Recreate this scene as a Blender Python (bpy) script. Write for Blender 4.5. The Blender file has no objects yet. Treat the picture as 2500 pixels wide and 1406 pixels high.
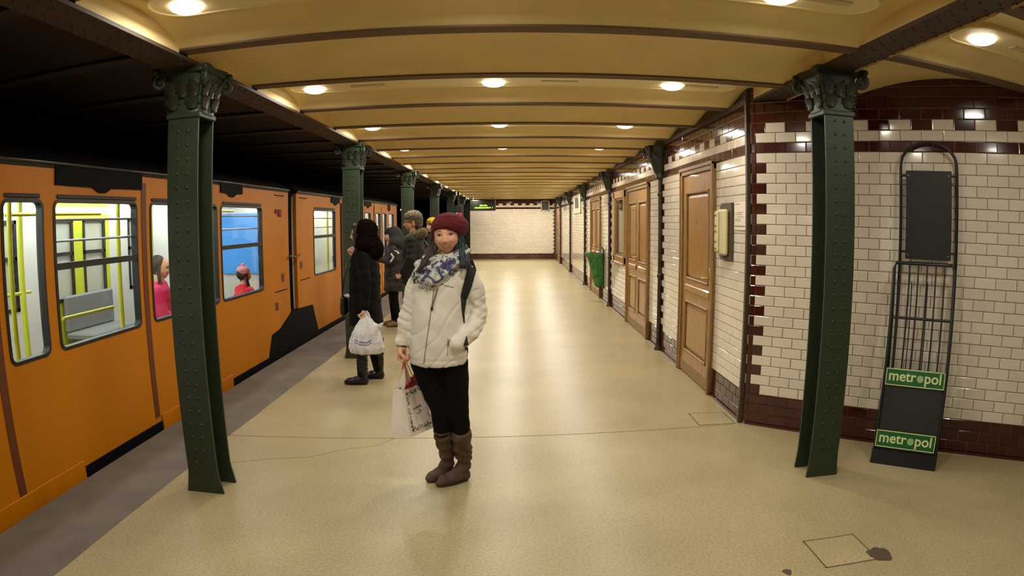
import bpy, bmesh, math, random
from math import sin, cos, pi, radians, sqrt, exp
from mathutils import Vector, Matrix, noise
from mathutils.bvhtree import BVHTree

random.seed(7)
SC = bpy.context.scene
COL = SC.collection

# ------------------------------------------------------------------ camera
def make_camera():
    cd = bpy.data.cameras.new('camera')
    cd.type = 'PANO'
    cd.panorama_type = 'FISHEYE_LENS_POLYNOMIAL'
    cd.sensor_width = 36.0
    cd.sensor_height = 36.0 * 1406 / 2500
    cd.sensor_fit = 'HORIZONTAL'
    cd.fisheye_fov = pi
    k = 0.6384e-3 * 2500 / 36.0            # radians per millimetre on the sensor
    cd.fisheye_polynomial_k0 = 0.0
    cd.fisheye_polynomial_k1 = -k
    cd.fisheye_polynomial_k2 = 0.0
    cd.fisheye_polynomial_k3 = 0.0
    cd.fisheye_polynomial_k4 = 0.0
    cd.clip_start = 0.05
    cd.clip_end = 200
    cam = bpy.data.objects.new('camera', cd)
    COL.objects.link(cam)
    R = Matrix.Rotation(0.0015, 3, 'Z') @ Matrix.Rotation(-0.1028, 3, 'X') @ Matrix.Rotation(0.0039, 3, 'Y')
    R = R @ Matrix.Rotation(pi / 2, 3, 'X')
    cam.matrix_world = Matrix.Translation((0, 0, 1.62)) @ R.to_4x4()
    SC.camera = cam
make_camera()

# ------------------------------------------------------------------ light and exposure
world = bpy.data.worlds.new('world')
world.use_nodes = True
world.node_tree.nodes['Background'].inputs[0].default_value = (0.5, 0.4, 0.3, 1)
world.node_tree.nodes['Background'].inputs[1].default_value = 0.004
SC.world = world
SC.view_settings.view_transform = 'Standard'
SC.view_settings.look = 'None'
SC.view_settings.gamma = 1.0
SC.view_settings.use_curve_mapping = False
SC.view_settings.exposure = 0.0
SC.cycles.max_bounces = 7
SC.cycles.diffuse_bounces = 4
SC.cycles.glossy_bounces = 3
SC.cycles.transparent_max_bounces = 10
SC.cycles.sample_clamp_indirect = 6.0
SC.cycles.caustics_reflective = False
SC.cycles.caustics_refractive = False
LAMP_COL = (1.0, 0.95, 0.84)
LAMP_W = 13.0            # one platform lamp
TRAIN_E = 14.0          # train ceiling tubes and the added far-wall strip

# ------------------------------------------------------------------ materials
def lin(c):
    o = []
    for v in c[:3]:
        v = v / 255.0
        o.append(v / 12.92 if v <= 0.04045 else ((v + 0.055) / 1.055) ** 2.4)
    return (*o, 1.0)
MATS = {}
def mat(name, col, rough=0.5, metal=0.0, var=0.0, vscale=8.0, col2=None, bump=0.0, bscale=60.0, emit=None, estr=0.0, coat=0.0, island=0.0, stretch=None, spec=None):
    if name in MATS: return MATS[name]
    m = bpy.data.materials.new(name); m.use_nodes = True
    nt = m.node_tree; N = nt.nodes; L = nt.links
    b = N['Principled BSDF']
    b.inputs['Base Color'].default_value = lin(col)
    b.inputs['Roughness'].default_value = rough
    b.inputs['Metallic'].default_value = metal
    if spec is not None: b.inputs['Specular IOR Level'].default_value = spec
    if coat: b.inputs['Coat Weight'].default_value = coat; b.inputs['Coat Roughness'].default_value = 0.05
    tc = N.new('ShaderNodeTexCoord')
    vec = tc.outputs['Object']
    if stretch:
        mp = N.new('ShaderNodeMapping'); mp.inputs['Scale'].default_value = stretch
        L.new(vec, mp.inputs['Vector']); vec = mp.outputs['Vector']
    if var or col2:
        n = N.new('ShaderNodeTexNoise'); n.inputs['Scale'].default_value = vscale; n.inputs['Detail'].default_value = 5
        L.new(vec, n.inputs['Vector'])
        r = N.new('ShaderNodeValToRGB')
        c1 = lin(col); c2 = lin(col2) if col2 else tuple(x * (1 - var) for x in c1[:3]) + (1,)
        r.color_ramp.elements[0].position = 0.35; r.color_ramp.elements[0].color = c2
        r.color_ramp.elements[1].position = 0.65; r.color_ramp.elements[1].color = c1
        L.new(n.outputs['Fac'], r.inputs['Fac'])
        out = r.outputs['Color']
        L.new(out, b.inputs['Base Color'])
    if island:
        g = N.new('ShaderNodeNewGeometry')
        hs = N.new('ShaderNodeHueSaturation')
        mr = N.new('ShaderNodeMapRange'); mr.inputs['To Min'].default_value = 1 - island; mr.inputs['To Max'].default_value = 1 + island * 0.5
        oi = N.new('ShaderNodeObjectInfo'); ad = N.new('ShaderNodeMath'); ad.operation = 'ADD'
        fr = N.new('ShaderNodeMath'); fr.operation = 'FRACT'
        L.new(g.outputs['Random Per Island'], ad.inputs[0]); L.new(oi.outputs['Random'], ad.inputs[1]); L.new(ad.outputs[0], fr.inputs[0])
        L.new(fr.outputs[0], mr.inputs['Value']); L.new(mr.outputs['Result'], hs.inputs['Value'])
        hs.inputs['Color'].default_value = lin(col)
        if var or col2: L.new(out, hs.inputs['Color'])
        L.new(hs.outputs['Color'], b.inputs['Base Color'])
    if bump:
        n2 = N.new('ShaderNodeTexNoise'); n2.inputs['Scale'].default_value = bscale; n2.inputs['Detail'].default_value = 4
        L.new(vec, n2.inputs['Vector'])
        bp = N.new('ShaderNodeBump'); bp.inputs['Strength'].default_value = bump; bp.inputs['Distance'].default_value = 0.01
        L.new(n2.outputs['Fac'], bp.inputs['Height']); L.new(bp.outputs['Normal'], b.inputs['Normal'])
    if emit:
        b.inputs['Emission Color'].default_value = lin(emit); b.inputs['Emission Strength'].default_value = estr
    MATS[name] = m
    return m

def glass_mat(name='window_glass', tint=(235, 240, 235), refl=0.10):
    if name in MATS: return MATS[name]
    m = bpy.data.materials.new(name); m.use_nodes = True
    nt = m.node_tree; N = nt.nodes; L = nt.links
    N.remove(N['Principled BSDF'])
    t = N.new('ShaderNodeBsdfTransparent'); t.inputs[0].default_value = lin(tint)
    g = N.new('ShaderNodeBsdfGlossy'); g.inputs['Roughness'].default_value = 0.03
    mx = N.new('ShaderNodeMixShader'); lw = N.new('ShaderNodeFresnel'); lw.inputs[0].default_value = 1.45
    L.new(lw.outputs[0], mx.inputs[0]); L.new(t.outputs[0], mx.inputs[1]); L.new(g.outputs[0], mx.inputs[2])
    L.new(mx.outputs[0], N['Material Output'].inputs[0])
    MATS[name] = m
    return m

def terrazzo():
    m = bpy.data.materials.new('terrazzo'); m.use_nodes = True
    nt = m.node_tree; N = nt.nodes; L = nt.links; b = N['Principled BSDF']
    tc = N.new('ShaderNodeTexCoord')
    n = N.new('ShaderNodeTexNoise'); n.inputs['Scale'].default_value = 1.3; n.inputs['Detail'].default_value = 6
    v = N.new('ShaderNodeTexVoronoi'); v.inputs['Scale'].default_value = 130
    n3 = N.new('ShaderNodeTexNoise'); n3.inputs['Scale'].default_value = 70; n3.inputs['Detail'].default_value = 3
    for q in (n, v, n3): L.new(tc.outputs['Object'], q.inputs['Vector'])
    r = N.new('ShaderNodeValToRGB')
    r.color_ramp.elements[0].position = 0.3; r.color_ramp.elements[0].color = lin((162, 149, 112))
    r.color_ramp.elements[1].position = 0.7; r.color_ramp.elements[1].color = lin((180, 166, 127))
    L.new(n.outputs['Fac'], r.inputs['Fac'])
    r2 = N.new('ShaderNodeValToRGB'); r2.color_ramp.interpolation = 'LINEAR'
    r2.color_ramp.elements[0].position = 0.30; r2.color_ramp.elements[0].color = (0.62, 0.58, 0.52, 1)
    r2.color_ramp.elements[1].position = 0.62; r2.color_ramp.elements[1].color = (1.06, 1.05, 1.04, 1)
    L.new(n3.outputs['Fac'], r2.inputs['Fac'])
    mx = N.new('ShaderNodeMix'); mx.data_type = 'RGBA'; mx.blend_type = 'MULTIPLY'; mx.inputs[0].default_value = 0.55
    L.new(r.outputs['Color'], mx.inputs[6]); L.new(r2.outputs['Color'], mx.inputs[7])
    L.new(mx.outputs[2], b.inputs['Base Color'])
    b.inputs['Roughness'].default_value = 0.33; b.inputs['Specular IOR Level'].default_value = 0.24
    return m

M = dict(
    white_tile=mat('white_glazed_tile', (222, 211, 193), 0.10, island=0.07, coat=0.3),
    brown_tile=mat('brown_glazed_tile', (66, 22, 14), 0.12, island=0.30, coat=0.3),
    grout=mat('grout', (140, 122, 98), 0.9),
    ceiling=mat('cream_ceiling_paint', (228, 203, 144), 0.75, var=0.10, vscale=2.5),
    pan=mat('pale_lamp_tray_paint', (240, 222, 172), 0.45),
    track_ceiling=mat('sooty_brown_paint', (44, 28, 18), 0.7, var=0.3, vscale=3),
    beam=mat('brown_beam_paint', (104, 80, 60), 0.7, var=0.15, vscale=5),
    girder=mat('dark_brown_girder_paint', (70, 54, 42), 0.65, var=0.2, vscale=5),
    green=mat('dark_green_iron_paint', (42, 54, 34), 0.5, var=0.15, vscale=6, bump=0.15, bscale=40),
    darkgreen=mat('very_dark_green_paint', (34, 38, 26), 0.45, bump=0.2, bscale=40),
    iron=mat('brown_iron_paint', (78, 62, 48), 0.4, var=0.3, vscale=30, bump=0.2),
    postiron=mat('dark_post_paint', (46, 36, 22), 0.35, bump=0.2),
    terr=terrazzo(),
    asphalt=mat('grey_asphalt', (120, 110, 98), 0.85, var=0.2, vscale=4, bump=0.5, bscale=200),
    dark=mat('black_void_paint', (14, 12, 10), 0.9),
    seam=mat('dark_floor_seam', (92, 76, 52), 0.8),
    stain=mat('dark_floor_stain', (82, 64, 46), 0.55),
    wood=mat('varnished_oak', (172, 126, 60), 0.36, col2=(142, 98, 42), vscale=5, stretch=(14, 14, 1.2), coat=0.25),
    wood2=mat('greyed_door_frame_wood', (150, 118, 72), 0.45, col2=(122, 90, 52), vscale=5, stretch=(14, 14, 1.2)),
    brass=mat('brass', (190, 150, 70), 0.3, metal=1.0),
    lamp=mat('lamp_glass_lit', (255, 250, 240), 0.3, emit=(255, 240, 214), estr=9.0),
    lampring=mat('lamp_ring', (210, 195, 160), 0.3),
    orange=mat('orange_yellow_train_enamel', (188, 112, 0), 0.42, var=0.06, vscale=2, spec=0.25),
    trainblack=mat('train_black_rubber', (5, 5, 5), 0.7, spec=0.12),
    trainroof=mat('train_dark_roof', (14, 12, 11), 0.4),
    rimgrey=mat('train_window_rubber', (20, 18, 17), 0.5),
    alu=mat('train_grey_metal', (150, 150, 150), 0.35, metal=0.4),
    inwall=mat('train_inner_wall', (214, 214, 204), 0.4),
    inyellow=mat('yellow_green_grab_pole', (196, 206, 40), 0.35),
    inseat=mat('train_seat_grey', (120, 122, 118), 0.6),
    infloor=mat('train_floor', (90, 90, 88), 0.7),
    tube=mat('train_light_tube', (255, 255, 255), 0.3, emit=(240, 246, 255), estr=TRAIN_E),
    blue=mat('blue_printed_panel_glow', (70, 150, 230), 0.5, emit=(60, 150, 235), estr=0.25),  # faint glow added so the print looks lit
    glass=glass_mat(),
    darkglass=mat('dark_window_glass', (40, 40, 30), 0.04, coat=0.5),
    plastic=mat('cream_plastic', (206, 194, 150), 0.35),
    greyplate=mat('dark_grey_plate', (78, 66, 50), 0.5),
    paper=mat('white_paper', (222, 210, 190), 0.6),
    ink=mat('grey_ink', (110, 100, 96), 0.8),
    blackink=mat('black_ink', (26, 24, 22), 0.7),
    sign=mat('green_sign_enamel', (18, 92, 34), 0.35, var=0.08),
    signwhite=mat('pale_green_white_lettering', (206, 214, 150), 0.4),
    globe=mat('globe_pale_green', (120, 168, 110), 0.4),
    board=mat('black_green_board', (24, 26, 20), 0.5, var=0.3, vscale=20),
    rack=mat('black_rack_paint', (16, 16, 20), 0.35),
    binbag=mat('green_bin_bag', (58, 120, 52), 0.35, col2=(30, 84, 34), vscale=9),
    binbag2=mat('dark_green_bin_bottom', (22, 40, 18), 0.5),
    led=mat('led_yellow_green', (200, 255, 90), 0.4, emit=(190, 255, 70), estr=2.4),
    ledpanel=mat('led_panel_dark', (14, 24, 8), 0.3),
    red=mat('led_red', (255, 30, 70), 0.4, emit=(255, 20, 60), estr=1.8),
    bluled=mat('led_blue', (90, 160, 255), 0.4, emit=(90, 160, 255), estr=2.5),
    signbox=mat('sign_case_black', (20, 17, 12), 0.35),
    skin=mat('skin', (224, 168, 136), 0.5, var=0.10, vscale=14, spec=0.35),
    skinpale=mat('skin_pale', (206, 160, 132), 0.55, spec=0.3),
    lip=mat('lip', (178, 100, 84), 0.4),
    teeth=mat('teeth', (226, 206, 182), 0.3),
    eyew=mat('eye_white', (206, 190, 176), 0.25),
    iris=mat('iris_brown', (44, 22, 12), 0.2),
    brow=mat('eyebrow_hair', (86, 54, 34), 0.8),
    hairb=mat('brown_hair', (50, 33, 21), 0.6, col2=(32, 21, 13), vscale=30),
    hairt=mat('teal_dyed_hair', (14, 44, 48), 0.5, col2=(6, 24, 30), vscale=30),
    hatred=mat('burgundy_knit', (104, 14, 26), 0.9, var=0.35, vscale=60, bump=0.6, bscale=160),
    jacket=mat('white_jacket_nylon', (226, 220, 206), 0.65, var=0.05, vscale=6, bump=0.12, bscale=30),
    jtrim=mat('grey_jacket_trim', (120, 112, 100), 0.5),
    jgreen=mat('dark_green_sleeve_panel', (34, 50, 30), 0.6),
    strap=mat('black_backpack_webbing', (32, 27, 20), 0.8, bump=0.3, bscale=300),
    blackcloth=mat('black_trouser_cloth', (12, 10, 9), 0.9, spec=0.15),
    boot=mat('taupe_suede', (86, 64, 50), 0.85, var=0.25, vscale=20, bump=0.3, bscale=80),
    sole=mat('boot_sole', (60, 46, 36), 0.8),
    bootb=mat('black_leather', (14, 13, 13), 0.35),
    coatb=mat('black_wool_coat', (14, 11, 10), 0.9, spec=0.15),
    coatfur=mat('dark_brown_fur', (26, 15, 10), 0.95, spec=0.1, bump=0.8, bscale=120),
    bagwhite=mat('white_plastic_bag', (212, 208, 204), 0.35, col2=(184, 184, 188), vscale=8, bump=0.4, bscale=20),
    bagprint=mat('violet_bag_print', (110, 100, 150), 0.5),
    parka=mat('dark_patterned_parka', (52, 46, 38), 0.85, col2=(28, 25, 22), vscale=14),
    greyhood=mat('grey_hood', (40, 40, 36), 0.9),
    parka2=mat('black_parka', (18, 15, 12), 0.85),
    furgrey=mat('grey_brown_fur', (150, 140, 118), 0.95, col2=(96, 84, 66), vscale=40),
    furolive=mat('olive_fur_trim', (128, 114, 74), 0.95, col2=(90, 78, 48), vscale=40),
    pinkband=mat('pink_earflap', (196, 140, 118), 0.8),
    yellowhat=mat('yellow_knit', (222, 184, 30), 0.9),
    tan=mat('tan_shoe', (128, 96, 62), 0.7),
    magenta=mat('magenta_jacket', (214, 30, 96), 0.8),
    redjacket=mat('red_jacket', (214, 30, 50), 0.8),
    pinkhat=mat('pink_white_knit', (226, 180, 180), 0.9, col2=(200, 80, 100), vscale=50),
    bluejean=mat('pale_jeans', (120, 140, 180), 0.8),
    redcord=mat('red_cord', (206, 52, 50), 0.7),
    bagpaper=mat('white_bag_paper', (232, 220, 208), 0.5),
    redtissue=mat('red_tissue', (150, 12, 26), 0.7),
)

def scarf_mat():
    m = bpy.data.materials.new('patterned_scarf'); m.use_nodes = True
    nt = m.node_tree; N = nt.nodes; L = nt.links; b = N['Principled BSDF']; b.inputs['Roughness'].default_value = 0.85
    tc = N.new('ShaderNodeTexCoord')
    n = N.new('ShaderNodeTexNoise'); n.inputs['Scale'].default_value = 17; n.inputs['Detail'].default_value = 4; n.inputs['Distortion'].default_value = 1.4
    L.new(tc.outputs['Object'], n.inputs['Vector'])
    r = N.new('ShaderNodeValToRGB'); cr = r.color_ramp; cr.interpolation = 'CONSTANT'
    cols = [(0.0, (48, 48, 56)), (0.34, (70, 72, 116)), (0.435, (60, 60, 66)), (0.455, (176, 178, 166)), (0.56, (206, 202, 190)), (0.655, (80, 78, 104))]
    cr.elements[0].position = 0; cr.elements[0].color = lin(cols[0][1])
    cr.elements[1].position = cols[1][0]; cr.elements[1].color = lin(cols[1][1])
    for p, c in cols[2:]:
        e = cr.elements.new(p); e.color = lin(c)
    L.new(n.outputs['Fac'], r.inputs['Fac']); L.new(r.outputs['Color'], b.inputs['Base Color'])
    return m
M['scarf'] = scarf_mat()

# ------------------------------------------------------------------ mesh builder
class MB:
    def __init__(s): s.v = []; s.f = []; s.m = []
    def add(s, vs, fs, mi=0):
        o = len(s.v); s.v += [tuple(v) for v in vs]; s.f += [tuple(i + o for i in f) for f in fs]; s.m += [mi] * len(fs)
        return s
    def box(s, c, d, rot=None, mi=0, bev=0.0):
        x, y, z = d[0] / 2, d[1] / 2, d[2] / 2
        if bev:
            bv = min(bev, x * .9, y * .9, z * .9)
            vs = []; 
            for (a, b_, c_) in ((x, y - bv, z - bv), (x - bv, y, z - bv), (x - bv, y - bv, z)):
                for sx in (-1, 1):
                    for sy in (-1, 1):
                        for sz in (-1, 1): vs.append((sx * a, sy * b_, sz * c_))
            def i(g, sx, sy, sz): return g * 8 + (sx > 0) * 4 + (sy > 0) * 2 + (sz > 0)
            fs = []
            for sx in (-1, 1): fs.append([i(0, sx, -1, -1), i(0, sx, 1, -1), i(0, sx, 1, 1), i(0, sx, -1, 1)][::sx])
            for sy in (-1, 1): fs.append([i(1, -1, sy, -1), i(1, -1, sy, 1), i(1, 1, sy, 1), i(1, 1, sy, -1)][::sy])
            for sz in (-1, 1): fs.append([i(2, -1, -1, sz), i(2, 1, -1, sz), i(2, 1, 1, sz), i(2, -1, 1, sz)][::sz])
            for sx in (-1, 1):
                for sy in (-1, 1): fs.append([i(0, sx, sy, -1), i(1, sx, sy, -1), i(1, sx, sy, 1), i(0, sx, sy, 1)][::sx * sy])
            for sx in (-1, 1):
                for sz in (-1, 1): fs.append([i(0, sx, -1, sz), i(0, sx, 1, sz), i(2, sx, 1, sz), i(2, sx, -1, sz)][::sx * sz])
            for sy in (-1, 1):
                for sz in (-1, 1): fs.append([i(1, -1, sy, sz), i(2, -1, sy, sz), i(2, 1, sy, sz), i(1, 1, sy, sz)][::sy * sz])
            for sx in (-1, 1):
                for sy in (-1, 1):
                    for sz in (-1, 1): fs.append([i(0, sx, sy, sz), i(1, sx, sy, sz), i(2, sx, sy, sz)][::sx * sy * sz])
        else:
            vs = [(a * x, b_ * y, c_ * z) for a in (-1, 1) for b_ in (-1, 1) for c_ in (-1, 1)]
            fs = [(0, 1, 3, 2), (4, 6, 7, 5), (0, 4, 5, 1), (2, 3, 7, 6), (0, 2, 6, 4), (1, 5, 7, 3)]
        if rot is not None: vs = [rot @ Vector(v) for v in vs]
        return s.add([(v[0] + c[0], v[1] + c[1], v[2] + c[2]) for v in vs], fs, mi)
    def bb(s, x0, x1, y0, y1, z0, z1, mi=0, bev=0.0):
        return s.box(((x0 + x1) / 2, (y0 + y1) / 2, (z0 + z1) / 2), (abs(x1 - x0), abs(y1 - y0), abs(z1 - z0)), None, mi, bev)
    def loft(s, rings, closed=True, cap=True, mi=0):
        n = len(rings[0]); o = len(s.v)
        vs = [p for r in rings for p in r]; fs = []
        for a in range(len(rings) - 1):
            for j in range(n if closed else n - 1):
                k = (j + 1) % n
                fs.append((a * n + j, a * n + k, (a + 1) * n + k, (a + 1) * n + j))
        if cap and closed:
            fs.append(tuple(range(n))[::-1]); fs.append(tuple((len(rings) - 1) * n + j for j in range(n)))
        return s.add(vs, fs, mi)
    def tube(s, pts, r, seg=8, cap=True, mi=0, up=None, flat=1.0):
        pts = [Vector(p) for p in pts]; n = len(pts)
        rs = r if isinstance(r, (list, tuple)) else [r] * n
        rings = []; u = None
        for i, p in enumerate(pts):
            t = (pts[min(i + 1, n - 1)] - pts[max(i - 1, 0)])
            if t.length < 1e-9: t = Vector((0, 0, 1))
            t.normalize()
            if u is None:
                u = Vector(up) if up else (Vector((0, 0, 1)) if abs(t.z) < 0.9 else Vector((1, 0, 0)))
            u = (u - t * u.dot(t))
            if u.length < 1e-6: u = t.orthogonal()
            u.normalize(); w = t.cross(u)
            rr = rs[i]; ru, rw = (rr if isinstance(rr, tuple) else (rr, rr * flat))
            rings.append([p + u * cos(2 * pi * k / seg) * ru + w * sin(2 * pi * k / seg) * rw for k in range(seg)])
        return s.loft(rings, True, cap, mi)
    def capsule(s, a, b, ra, rb=None, seg=14):
        """a limb piece with round ends"""
        a = Vector(a); b = Vector(b); rb = ra if rb is None else rb
        t = (b - a).normalized(); pts = []; rs = []
        for k in range(4):
            an = pi / 2 * k / 4; pts.append(a - t * ra * cos(an)); rs.append(max(ra * sin(an), 1e-3))
        pts.append(a); rs.append(ra); pts.append(b); rs.append(rb)
        for k in range(3, -1, -1):
            an = pi / 2 * k / 4; pts.append(b + t * rb * cos(an)); rs.append(max(rb * sin(an), 1e-3))
        return s.tube(pts, rs, seg)
    def limb(s, pts, rs, seg=14):
        for i in range(len(pts) - 1): s.capsule(pts[i], pts[i + 1], rs[i], rs[i + 1], seg)
        return s
    def ell(s, c, r, seg=16, rings=10, rot=None, mi=0):
        vs = []; fs = []
        for i in range(rings + 1):
            th = pi * i / rings
            for j in range(seg):
                ph = 2 * pi * j / seg
                q = Vector((r[0] * sin(th) * cos(ph), r[1] * sin(th) * sin(ph), r[2] * cos(th)))
                if rot is not None: q = rot @ q
                vs.append((c[0] + q[0], c[1] + q[1], c[2] + q[2]))
        for i in range(rings):
            for j in range(seg):
                k = (j + 1) % seg
                fs.append((i * seg + j, (i + 1) * seg + j, (i + 1) * seg + k, i * seg + k))
        return s.add(vs, fs, mi)
    def lathe(s, prof, c=(0, 0, 0), seg=24, mi=0):
        rings = [[(c[0] + r * cos(2 * pi * k / seg), c[1] + r * sin(2 * pi * k / seg), c[2] + z) for k in range(seg)] for r, z in prof]
        return s.loft(rings, True, True, mi)
    def prism(s, poly, z0, z1, axis='z', mi=0):
        n = len(poly)
        def P(a, b, h): return {'z': (a, b, h), 'y': (a, h, b), 'x': (h, a, b)}[axis]
        vs = [P(a, b, z0) for a, b in poly] + [P(a, b, z1) for a, b in poly]
        fs = [tuple(range(n))[::-1], tuple(range(n, 2 * n))] + [(j, (j + 1) % n, n + (j + 1) % n, n + j) for j in range(n)]
        return s.add(vs, fs, mi)
    def xf(s, mtx):
        s.v = [tuple(mtx @ Vector(v)) for v in s.v]; return s
    def mesh(s, name, mats, smooth=None, fix=True):
        me = bpy.data.meshes.new(name)
        me.from_pydata([tuple(v) for v in s.v], [], s.f)
        for m in (mats if isinstance(mats, (list, tuple)) else [mats]): me.materials.append(m)
        if any(s.m): me.polygons.foreach_set('material_index', s.m)
        if fix:
            bm = bmesh.new(); bm.from_mesh(me); bmesh.ops.recalc_face_normals(bm, faces=bm.faces); bm.to_mesh(me); bm.free()
        if smooth is not None:
            me.polygons.foreach_set('use_smooth', [True] * len(me.polygons))
            if smooth < 3: me.set_sharp_from_angle(angle=smooth)
        me.update()
        return me
    def build(s, name, mats, parent=None, smooth=None, fix=True, **props):
        return link(name, s.mesh(name, mats, smooth, fix), parent, **props)

def link(name, me, parent=None, loc=None, rot=None, **props):
    o = bpy.data.objects.new(name, me); COL.objects.link(o)
    if parent is not None: o.parent = parent
    if loc is not None: o.location = loc
    if rot is not None: o.rotation_euler = rot
    for k, v in props.items(): o[k] = v
    return o
def thing(name, label, cat, loc=(0, 0, 0), rz=0.0, group=None):
    o = bpy.data.objects.new(name, None); COL.objects.link(o)
    o.location = loc; o.rotation_euler = (0, 0, rz); o.empty_display_size = 0.1
    o['label'] = label; o['category'] = cat
    if group: o['group'] = group
    return o
def struct(name, loc=(0, 0, 0), rz=0.0, label=None):
    o = bpy.data.objects.new(name, None); COL.objects.link(o)
    o.location = loc; o.rotation_euler = (0, 0, rz); o['kind'] = 'structure'
    if label: o['label'] = label; o['category'] = 'structure'
    return o

def fuse(mb, voxel, iters=4, factor=0.6):
    """closed union of all shapes in mb as one continuous skin; returns a new MB"""
    me = mb.mesh('tmp_fuse', [], None, True)
    o = bpy.data.objects.new('tmp_fuse', me); COL.objects.link(o)
    r = o.modifiers.new('r', 'REMESH'); r.mode = 'VOXEL'; r.voxel_size = voxel
    sm = o.modifiers.new('s', 'SMOOTH'); sm.iterations = iters; sm.factor = factor
    dg = bpy.context.evaluated_depsgraph_get()
    me2 = bpy.data.meshes.new_from_object(o.evaluated_get(dg))
    out = MB(); out.v = [tuple(v.co) for v in me2.vertices]; out.f = [tuple(p.vertices) for p in me2.polygons]; out.m = [0] * len(out.f)
    out.n = [tuple(v.normal) for v in me2.vertices]
    bpy.data.objects.remove(o); bpy.data.meshes.remove(me); bpy.data.meshes.remove(me2)
    return out
def disp(mb, fn):
    mb.v = [tuple(Vector(v) + Vector(n) * fn(Vector(v), Vector(n))) for v, n in zip(mb.v, mb.n)]
    return mb
def bvh_of(mb):
    return BVHTree.FromPolygons([Vector(v) for v in mb.v], mb.f)
def hit(bvh, x, z, y0=-2.0, default=0.0):
    h = bvh.ray_cast(Vector((x, y0, z)), Vector((0, 1, 0)))
    return h[0].y if h[0] is not None else default
def strip_on(bvh, line, widths, off=0.003, th=0.004, n=12, default=0.0):
    """a band that follows the front of a surface; line = [(x, z)]"""
    mb = MB(); P = []
    for i in range(n + 1):
        t = i / n * (len(line) - 1); k = min(int(t), len(line) - 2); f = t - k
        x = line[k][0] * (1 - f) + line[k + 1][0] * f; z = line[k][1] * (1 - f) + line[k + 1][1] * f
        w = widths[k] * (1 - f) + widths[k + 1] * f; P.append((x, z, w))
    rings = []
    for i, (x, z, w) in enumerate(P):
        a = P[max(i - 1, 0)]; b = P[min(i + 1, n)]
        d = Vector((b[0] - a[0], b[1] - a[1])); d.normalize(); nx, nz = -d.y, d.x
        row_f = []; row_b = []
        for q in (-1, -0.5, 0, 0.5, 1):
            xx = x + nx * w * q / 2; zz = z + nz * w * q / 2
            y = hit(bvh, xx, zz, default=default)
            row_f.append((xx, y - off - th, zz)); row_b.append((xx, y - off * 0.0 + 0.002, zz))
        rings.append(row_f + row_b[::-1])
    mb.loft(rings, True, True)
    return mb
def rrect(x0, x1, z0, z1, r, n=4):
    pts = []
    for cx, cz, a0 in ((x1 - r, z1 - r, 0), (x0 + r, z1 - r, pi / 2), (x0 + r, z0 + r, pi), (x1 - r, z0 + r, 3 * pi / 2)):
        for k in range(n + 1):
            a = a0 + pi / 2 * k / n; pts.append((cx + r * cos(a), cz + r * sin(a)))
    return pts
#@@SETTING

# ------------------------------------------------------------------ floor
ALPHA = -0.68
CORN = Vector((1.885, 4.83, 0))
AD = Vector((cos(ALPHA), sin(ALPHA), 0)); AN = Vector((sin(ALPHA), -cos(ALPHA), 0))   # along, out of the angled wall

fl = struct('floor')
MB().bb(-2.24, 6.0, -6, 28.2, -0.12, 0).build('terrazzo_slab', M['terr'], fl)
e = MB()                                   # asphalt edge strip, slightly uneven join with the terrazzo
n = 180; top = []
for i in range(n + 1):
    y = -6 + 34.2 * i / n
    top.append((-2.232 + noise.noise(Vector((y * 2.3, 0, 0))) * 0.014, y))
vs = [(x, y, 0.0012) for x, y in top] + [(-2.86, y, 0.0012) for x, y in top] + [(-2.86, y, -0.9) for x, y in top]
fs = [(i, i + 1, n + 2 + i, n + 1 + i) for i in range(n)] + [(n + 1 + i, n + 2 + i, 2 * n + 3 + i, 2 * n + 2 + i) for i in range(n)]
e.add(vs, fs); e.build('asphalt_strip', M['asphalt'], fl)
MB().box((-0.24, 4.647, 0.0006), (4.08, 0.0045, 0.0012), Matrix.Rotation(0.0811, 3, 'Z')).build('expansion_joint', M['seam'], fl)
c = MB(); pts = [(-2.0, 3.9), (-1.7, 4.05), (-1.45, 4.12), (-1.2, 4.33), (-1.0, 4.42), (-0.9, 4.6)]
c.tube([(x, y, 0.0002) for x, y in pts], 0.0012, 4); c.build('hairline_crack', M['seam'], fl)

def hatch(x0, x1, y0, y1, label, stain=False):
    t = thing('floor_hatch', label, 'hatch', ((x0 + x1) / 2, (y0 + y1) / 2, 0), 0.0)
    w, h = (x1 - x0) / 2, (y1 - y0) / 2; f = MB()
    for a, b, c_, d in ((-w, w, -h, -h + .008), (-w, w, h - .008, h), (-w, -w + .008, -h, h), (w - .008, w, -h, h)): f.bb(a, b, c_, d, 0, 0.0014)
    f.build('frame_seam', M['seam'], t)
    MB().bb(-w + .008, w - .008, -h + .008, h - .008, 0, 0.001).build('cover_plate', M['terr'], t)
    if stain:
        p = []
        for k in range(26):
            a = 2 * pi * k / 26; r = 0.055 * (1 + 0.35 * noise.noise(Vector((cos(a) * 1.6, sin(a) * 1.6, 3))))
            p.append((w + 0.03 + r * 1.2 * cos(a), -h + 0.05 + r * 1.25 * sin(a)))
        MB().prism(p, 0, 0.0019).build('dark_mortar_patch', M['stain'], t)
hatch(1.505, 1.818, 2.486, 2.785, 'square terrazzo floor hatch in the near right foreground with a dark patch at its corner', True)
hatch(1.50, 1.82, 4.825, 5.155, 'square terrazzo floor hatch beside the wall corner post below the intercom')
MB().prism([(0.022 * cos(k) * (1 + .3 * sin(3 * k)), 0.03 * sin(k)) for k in [i * .5236 for i in range(12)]], 0, 0.001).build('floor_spot', M['stain'], fl).location = (1.30, 2.50, 0)

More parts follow.
